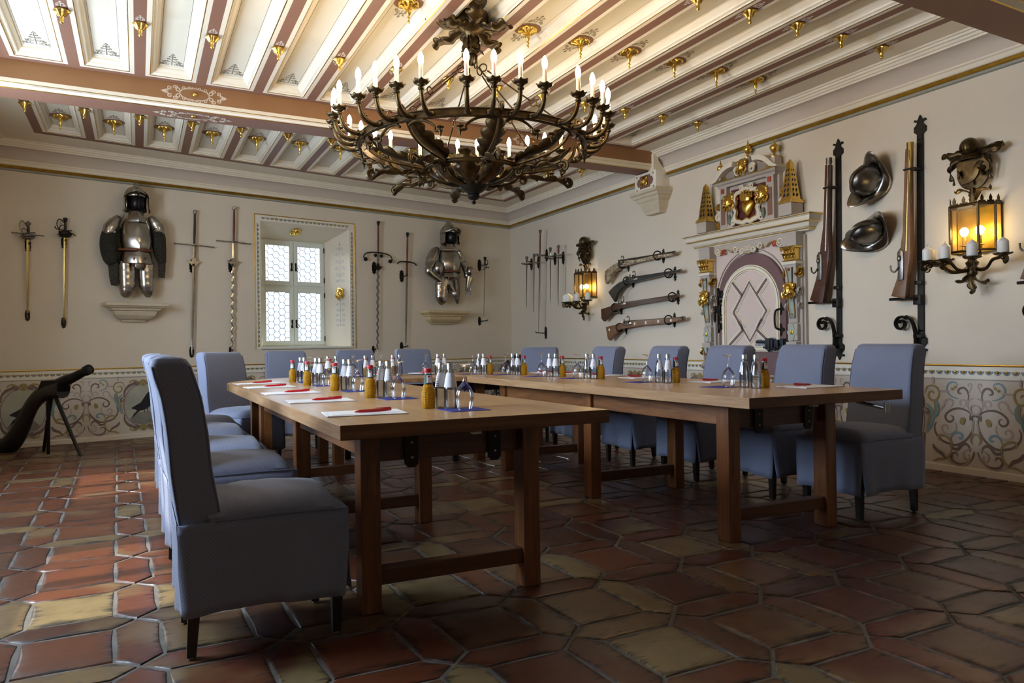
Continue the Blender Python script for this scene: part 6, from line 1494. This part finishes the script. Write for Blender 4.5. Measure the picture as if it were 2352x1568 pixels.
for s in (-1, 1): mb.T = Matrix.Translation((px_, -.036, pz+s*.10)); mb.prism([(.035*cos(t)*(1+.35*cos(4*t)), .045*sin(t)*(1+.35*cos(4*t))) for t in [2*pi*i/32 for i in range(32)]], -.010, 0)
mb.T = Matrix(); mb.tube(smooth([(px_, -.045, pz+.10), (px_-.02, -.085, pz+.08), (px_-.028, -.09, pz), (px_-.02, -.085, pz-.08), (px_, -.045, pz-.10)], 4), .010, 8); mb.build('pull_handle', IRON, dr_, smooth=30)
lx, lz = XC+.26, Q6(465, 648)[1]
mb = MB(); mb.prism([(lx-.20, lz-.01), (lx-.17, lz-.05), (lx-.11, lz-.055), (lx-.08, lz-.075), (lx+.02, lz-.07), (lx+.05, lz-.05), (lx+.16, lz-.055), (lx+.16, lz+.05), (lx+.06, lz+.065), (lx-.0, lz+.07), (lx-.04, lz+.085), (lx-.10, lz+.06), (lx-.17, lz+.045)], -.045, -.034); lk = mb.build('lock_plate', mat('white_iron', 'B9BDBC', .35, .8, noise=(20, .6, '6A6E70')), dr_, smooth=0)
mb = MB()
for a, b, c, d, y in ((-.16, .20, .012, .040, -.075), (-.02, .04, -.05, .06, -.09), (.06, .085, -.06, .05, -.10), (.10, .15, -.045, .045, -.095), (-.06, .18, -.04, -.02, -.08), (.17, .21, -.05, .055, -.09)): mb.box(lx+a, lx+b, y, -.04, lz+c, lz+d, .004)
mb.sphere((lx+.03, -.085, lz-.05), .022, .02, .022); mb.sphere((lx+.115, -.095, lz-.045), .02, .02, .02); mb.build('lock_mechanism', BLKMET, lk, smooth=30)
# surround
ds = wall_empty('right', 'door_surround', 0, 0, 0, label='carved and gilded renaissance door surround with heart crest', kind='structure')
mb = MB(); O = [(XC-.63, 0), (XC-.63, 2.06), (XC+.66, 2.06), (XC+.66, 0)]; A = arch(.485, 1.462, 0)
mb.prism(O[:2]+O[2:]+A[::-1], -.022, .002); mb.build('back_panel', ROSE, ds, smooth=0)
MB().box(XC+.66, XC+.70, -.03, .0, 0, 2.02).build('side_strip', GREYW, ds, smooth=0)
def profile_run(mb, x0, x1, prof, ret=True):
    """cornice: prof (out, z) swept along x with mitred returns to the wall"""
    R = []
    R.append([(x0-o, 0.0, z) for o, z in prof]); R.append([(x0-o, -o-bo, z) for o, z in prof]); R.append([(x1+o, -o-bo, z) for o, z in prof]); R.append([(x1+o, 0.0, z) for o, z in prof])
    mb.loft(R, cap=False, close=False)
bo = .07
for sg in (-1, 1):
    x = XC+sg*.592
    MB().box(x-.085, x+.085, -.05, -.0, 0, 1.94, .003).build('pilaster', GREYW, ds, smooth=0)
    # console front: S-shaped in section
    def seg(z0, z1, w0, w1, pr, name, m): # lofted console with varying projection
        rings = []
        for i in range(17):
            t = i/16; z = z0+(z1-z0)*t; w = w0+(w1-w0)*t; rings.append([(x-w, -.045, z), (x-w, -pr(t), z), (x+w, -pr(t), z), (x+w, -.045, z)])
        return MB().loft(rings).build(name, m, ds, smooth=30)
    up = seg(1.20, 1.76, .05, .075, lambda t: .075+.055*t**2+.012*sin(t*pi*1.5), 'upper_console', GREYW)
    lo = seg(.36, 1.02, .042, .062, lambda t: .075+.05*t**2+.012*sin(t*pi*1.5), 'lower_console', GREYW)
    MB().box(x-.058, x+.058, -.09, -.04, 1.03, 1.19, .004).build('console_block', GREYW, ds, smooth=0)
    for z0, z1, w, c in ((1.24, 1.72, .036, up), (.44, .97, .03, lo)):
        mb = MB(); n = 12; mb.loft([[(x-w*(.75+.25*sin(pi*t*2.3)), -(.083+(.055 if c is up else .05)*t**2+.012*sin(t*pi*1.5)), z0+(z1-z0)*t), (x+w*(.75+.25*sin(pi*t*2.3)), -(.083+(.055 if c is up else .05)*t**2+.012*sin(t*pi*1.5)), z0+(z1-z0)*t)] for t in [i/n for i in range(n+1)]], cap=False, close=False); mb.build('sage_inlay', SAGE, c, smooth=30, solid=.004)
        mb = MB()
        for s in (-1, 1): mb.tube([(x+s*w*(.78+.25*sin(pi*t*2.3)), -(.088+(.055 if c is up else .05)*t**2+.012*sin(t*pi*1.5)), z0+(z1-z0)*t) for t in [i/n for i in range(n+1)]], .0035, 5)
        mb.build('gilded_edge', GOLD, c)
    for s in (-1, 1):     # side volutes
        for vz, r in ((1.68, .055), (1.50, .042), (1.36, .035), (.94, .05), (.78, .038), (.62, .03)):
            mb = MB(); mb.tube([(x+s*.078, -.075+p[0], vz+p[1]) for p in spiral(0, 0, r, r*.2, radians(200), 1.6, 20)], r*.20, 6, flat=1.5, up=(1, 0, 0)); mb.build('volute', GOLD if vz in (1.68, .94) else GREYW, ds)
    mb = MB(); mb.T = Matrix.Translation((x, -.125, 1.50)) @ Matrix.Scale(1.55, 4); lion_face(mb); mb.build('lion_mask', GOLD, ds)
    mb = MB(); mb.prism([(x+.05*cos(t)*(1+.28*cos(4*t)), 1.11+.062*sin(t)*(1+.28*cos(4*t))) for t in [2*pi*i/32 for i in range(32)]], -.096, -.088); mb.build('quatrefoil', SAGE, ds, smooth=0); MB().box(x-.014, x+.014, -.105, -.09, 1.09, 1.13, .002).build('gilded_stud', GOLD, ds)
    for z, r, m in ((1.70, .014, REDP), (1.28, .009, GOLD), (.90, .012, REDP), (.48, .009, GOLD)): MB().sphere((x, -.135 if z > 1.6 else (-.12 if z in (.90,) else -.10), z), r, r*.7, r).build('painted_stud', m, ds)
    # gilded capital with leaves
    mb = MB(); mb.loft([[(x-w, -.045, z), (x-w, -d, z), (x+w, -d, z), (x+w, -.045, z)] for z, w, d in ((1.775, .075, .12), (1.785, .082, .13), (1.79, .066, .115), (1.89, .070, .12), (1.90, .088, .145), (1.915, .09, .15))]); cp_ = mb.build('capital', GOLD, ds, smooth=0)
    for k in range(4):
        for row, zz in ((0, 1.795), (1, 1.84)):
            xx = x-.058+.039*k+(.018 if row else 0)
            if xx > x+.066: continue
            MB().leaf(smooth([(xx, -.118, zz), (xx, -.128, zz+.03), (xx, -.142, zz+.05), (xx, -.155, zz+.048)], 4), (1, 0, 0), .022, 3, .4).build('capital_leaf', GOLD, cp_, smooth=60, solid=.004)
        if k < 2: MB().tube([(x+(-1 if k else 1)*.07+p[0]*.6, -.145, 1.885+p[1]*.6) for p in spiral(0, 0, .03, .008, 0, 1.3, 14)], .006, 6).build('capital_volute', GOLD, cp_)
    MB().box(x-.09, x+.09, -.13, 0, 1.745, 1.775, .004).build('neck_moulding', CREAM, ds, smooth=0); MB().box(x-.086, x+.086, -.12, 0, 1.915, 2.05, .003).build('entablature_block', GREYW, ds, smooth=0)
    MB().box(x-.095, x+.095, -.13, 0, 0, .30, .005).build('plinth', GREYW, ds, smooth=0); MB().box(x-.07, x+.07, -.12, 0, .30, .355, .012).build('base_moulding', GOLD, ds, smooth=30)
# cornice and hanging strapwork
PR = [(.0, 2.045), (.012, 2.05), (.014, 2.075), (.03, 2.08), (.045, 2.10), (.05, 2.115), (.075, 2.13), (.085, 2.15), (.088, 2.17), (.10, 2.175), (.105, 2.195), (.0, 2.2)]
bo = .06; mb = MB(); profile_run(mb, XC-.775, XC+.775, PR); mb.build('cornice', CREAM, ds, smooth=20)
for z, o in ((2.125, .142), (2.185, .168), (2.065, .080)):
    mb = MB(); mb.tube([(XC-.775-o+.06, 0, z), (XC-.775-o+.06, -o, z), (XC+.775+o-.06, -o, z), (XC+.775+o-.06, 0, z)], .0055, 6); mb.build('gilded_line', GOLD, ds)
mb = MB(); S = smooth([(-.50, 2.05), (-.50, 1.97), (-.46, 1.955), (-.40, 1.98), (-.36, 2.0), (-.28, 1.985), (-.24, 1.955), (-.18, 1.99), (-.12, 1.965), (-.06, 1.93), (0, 1.915), (.06, 1.93), (.12, 1.965), (.18, 1.99), (.24, 1.955), (.28, 1.985), (.36, 2.0), (.40, 1.98), (.46, 1.955), (.50, 1.97), (.50, 2.05)], 3)
mb.prism([(XC+a, b) for a, b in S], -.060, -.02); mb.build('hanging_strapwork', GREYW, ds, smooth=0)
mb = MB(); mb.strip([(XC+a, b+.004) for a, b in S[3:-3]], .004, -.061, .004); mb.build('gilded_edge', GOLD, ds, smooth=0)
for sg in (-1, 1):
    for cx, cz, r, a0, tn in ((.43, 1.985, .045, 180, 1.4), (.36, 1.975, .03, 0, -1.3), (.17, 1.985, .035, 180, 1.3), (.08, 1.955, .035, 20, -1.4), (.02, 1.975, .028, 200, 1.2)):
        MB().tube([(XC+sg*p[0], -.066, p[1]) for p in spiral(cx, cz, r, r*.25, radians(a0), tn, 16)], .008, 6).build('strap_scroll', CREAM if cx != .36 else REDP, ds)
# aedicule above the cornice: back, pilasters, heart cartouche, pediment, urns, obelisks
AX = XC+.02; ZB = 2.2
MB().box(AX-.40, AX+.40, -.05, 0, ZB, 2.66).build('crest_back', GREYW, ds, smooth=0); MB().box(AX-.25, AX+.25, -.055, -.04, ZB+.02, 2.60).build('wine_field', WINE, ds, smooth=0)
for sg in (-1, 1):
    x = AX+sg*.325
    MB().box(x-.05, x+.05, -.10, 0, ZB, 2.64, .003).build('crest_pilaster', GREYW, ds, smooth=0); MB().box(x-.03+.0, x+.03, -.104, -.09, ZB+.05, 2.52, .001).build('brown_inlay', BROWN, ds, smooth=0)
    MB().box(x-.02, x+.02, -.112, -.09, 2.575, 2.625, .002).build('red_stone', REDP, ds)
    mb = MB(); mb.T = Matrix.Translation((AX+sg*.235, -.10, 2.47)) @ Matrix.Scale(1.7, 4); lion_face(mb); mb.build('gilded_mask', GOLD, ds)
    mb = MB(); mb.loft([[(AX+sg*(.235-w), -.055, z), (AX+sg*(.235-w), -d, z), (AX+sg*(.235+w), -d, z), (AX+sg*(.235+w), -.055, z)] for z, w, d in ((ZB, .045, .10), (ZB+.08, .035, .085), (ZB+.16, .03, .09), (ZB+.24, .038, .11), (ZB+.30, .04, .115))]); mb.build('term_shaft', GREYW, ds, smooth=20); MB().sphere((AX+sg*.235, -.10, ZB+.09), .022, .014, .055).build('verdigris_drop', GREENP, ds)
    for p0, r, a0, tn in (((.455, 2.36), .055, 90, 1.5), ((.46, 2.26), .04, 270, -1.4), ((.44, 2.46), .035, 270, 1.3)): MB().tube([(AX+sg*p[0], -.05, p[1]) for p in spiral(p0[0], p0[1], r, r*.2, radians(a0), tn, 18)], .014, 6).build('side_scroll', CREAM if r > .05 else GOLD, ds)
def closed(mb, pts, w, y, th): mb.strip(pts+pts[:1], w, y, th)
CT = smooth([(0, 2.255), (-.05, 2.235), (-.10, 2.25), (-.15, 2.265), (-.165, 2.31), (-.15, 2.36), (-.175, 2.40), (-.155, 2.45), (-.165, 2.50), (-.13, 2.545), (-.07, 2.55), (0, 2.575), (.07, 2.55), (.13, 2.545), (.165, 2.50), (.155, 2.45), (.175, 2.40), (.15, 2.36), (.165, 2.31), (.15, 2.265), (.10, 2.25), (.05, 2.235), (0, 2.255)], 4)
mb = MB(); mb.tube([(AX+a, -.085, b) for a, b in CT], .024, 8, flat=1.); mb.build('cartouche_frame', CREAM, ds)
mb = MB(); mb.tube([(AX+a*.86, -.10, 2.40+(b-2.40)*.86) for a, b in CT], .006, 6); mb.build('gilded_edge', GOLD, ds)
for sg in (-1, 1):
    for cx, cz, r, a0, tn, m in ((.19, 2.545, .035, 200, 1.4, GOLD), (.19, 2.26, .04, 160, -1.4, CREAM), (.075, 2.225, .03, 0, 1.3, GOLD), (.185, 2.40, .03, 90, 1.4, GREENP), (.07, 2.59, .03, 180, -1.3, CREAM)): MB().tube([(AX+sg*p[0], -.09, p[1]) for p in spiral(cx, cz, r, r*.22, radians(a0), tn, 16)], r*.26, 6).build('cartouche_scroll', m, ds)
    MB().sphere((AX+sg*.12, -.09, 2.49), .014).build('red_bead', REDP, ds); MB().sphere((AX+sg*.10, -.09, 2.275), .012).build('red_bead', REDP, ds)
H = [(.0, -.095), (.035, -.065), (.07, -.02), (.088, .025), (.082, .065), (.05, .088), (.02, .082), (0, .062)]; HP = smooth(H, 4); HP = HP+[(-a, b) for a, b in HP[::-1][1:-1]]
mb = MB(); rows = []
for k in (1., .97, .85, .6, .3, .05): rows.append([(AX+a*k, -.06-.055*(1-k*k)**.5, 2.375+(b-.0)*k) for a, b in HP])
mb.loft(rows); mb.build('gilded_heart', GOLD, ds, smooth=60)
mb = MB(); mb.loft([[(AX+r*cos(t), -.095+.03*sin(t), z) for t in [2*pi*i/24 for i in range(24)]] for z, r in ((2.445, .06), (2.455, .066), (2.47, .064), (2.475, .07))])
for k in range(7):
    u = -1+2*k/6; mb.prism([(AX+.068*u-.013, 2.47), (AX+.075*u-.016, 2.505), (AX+.08*u, 2.53+.012*(k % 2)), (AX+.075*u+.016, 2.505), (AX+.068*u+.013, 2.47)], -.125+.03*u*u, -.112+.03*u*u); mb.sphere((AX+.08*u, -.118+.03*u*u, 2.535+.012*(k % 2)), .010)
mb.build('gilded_crown', GOLD, ds, smooth=40)
# entablature and open curved pediment
bo = .09; PE = [(.0, 2.635), (.01, 2.64), (.015, 2.66), (.035, 2.67), (.05, 2.69), (.055, 2.70), (.0, 2.705)]
mb = MB(); profile_run(mb, AX-.385, AX+.385, PE); mb.build('upper_entablature', GREYW, ds, smooth=20)
mb = MB(); mb.tube([(AX-.43, 0, 2.695), (AX-.43, -.145, 2.695), (AX+.43, -.145, 2.695), (AX+.43, 0, 2.695)], .005, 6); mb.build('gilded_line', GOLD, ds)
for sg in (-1, 1):
    c = smooth([(.47, 2.705), (.42, 2.73), (.36, 2.785), (.30, 2.83), (.22, 2.86), (.13, 2.868)], 4); inn = smooth([(.45, 2.70), (.39, 2.705), (.335, 2.745), (.28, 2.785), (.21, 2.812), (.14, 2.818)], 4)
    for k, (sh, y, m, nm) in enumerate(((0, -.15, CREAM, 'raking_cornice'), )):
        P = [(AX+sg*a, b) for a, b in c]+[(AX+sg*a, b) for a, b in inn[::-1]]; MB().prism(P, y, 0., .006).build(nm, m, ds, smooth=30)
    MB().prism([(AX+sg*a, b) for a, b in [(.40, 2.705), (.32, 2.74), (.26, 2.78), (.16, 2.80), (.16, 2.705)]], -.09, 0).build('tympanum', GREYD, ds, smooth=0)
    MB().tube([(AX+sg*p[0], -.11, p[1]) for p in spiral(.105, 2.76, .05, .012, radians(20), 1.5, 18)], .013, 6).build('pediment_scroll', CREAM, ds)
    MB().prism([(AX+sg*a, b) for a, b in [(.36, 2.715), (.29, 2.75), (.27, 2.715)]], -.102, -.09).build('gilded_triangle', GOLD, ds, smooth=0)
mb = MB(); mb.T = Matrix.Translation((AX-.01, -.13, 2.79)) @ Matrix.Scale(1.5, 4); lion_face(mb); mb.build('gilded_mask', GOLD, ds)
MB().box(AX-.06, AX+.06, -.10, 0, 2.705, 2.88, .004).build('centre_pedestal', GREYW, ds, smooth=0)
def urn(x, y, z, s, ped):
    if ped: MB().box(x-.045, x+.045, y-.045, y+.045, ped, z, .003).build('urn_pedestal', GREYW, ds, smooth=0)
    MB().lathe([(.04*s, z), (.042*s, z+.008*s), (.016*s, z+.02*s), (.012*s, z+.04*s), (.024*s, z+.05*s), (.040*s, z+.075*s), (.042*s, z+.09*s), (.034*s, z+.108*s), (.014*s, z+.115*s), (.018*s, z+.122*s), (.010*s, z+.135*s), (.004*s, z+.165*s), (.0005, z+.175*s)], 18, (x, y, 0)).build('gilded_urn', GOLD, ds, smooth=40)
urn(AX-.375, -.08, 2.775, .95, 2.72); urn(AX, -.06, 2.88, 1.05, 0); urn(AX+.375, -.08, 2.80, 1.1, 2.72)
for sg in (-1, 1):
    x, y = AX+sg*.585, -.10
    MB().box(x-.075, x+.075, y-.075, y+.075, 2.2, 2.315, .003).build('obelisk_pedestal', GREYW, ds, smooth=0); mb = MB()
    mb.box(x-.085, x+.085, y-.085, y+.085, 2.315, 2.335, .004); mb.box(x-.075, x+.075, y-.075, y+.075, 2.335, 2.35, .004); mb.build('obelisk_base', GOLD, ds, smooth=0)
    def sqr(h, z): return [(x-h, y-h, z), (x+h, y-h, z), (x+h, y+h, z), (x-h, y+h, z)]
    MB().loft([sqr(.062, 2.35), sqr(.022, 2.70), sqr(.001, 2.735)]).build('gilded_obelisk', GOLD, ds, smooth=0)
    mb = MB()
    for fx, fy in ((0, -1), (1, 0), (-1, 0)):
        for k in range(6):
            z = 2.385+.048*k; h = .062-.04*(z-2.35)/.35; r = h*.42
            C0 = Vector((x, y, z))+Vector((fx, fy, 0))*(h+.0012); d = Vector((-fy, fx, 0))
            for s in (-1, 1): mb.f([mb.v(C0+d*(s*h*.38+r*.62*cos(t))+Z*(r*1.05*sin(t))-Vector((fx, fy, 0))*(.114*r*1.05*sin(t))) for t in [2*pi*i/10+(.4 if k % 2 else 0) for i in range(7)]])
    mb.build('painted_opening_shade', RAVEN, ds, smooth=0)  # flat black faces paint the shade of openings onto the solid obelisk
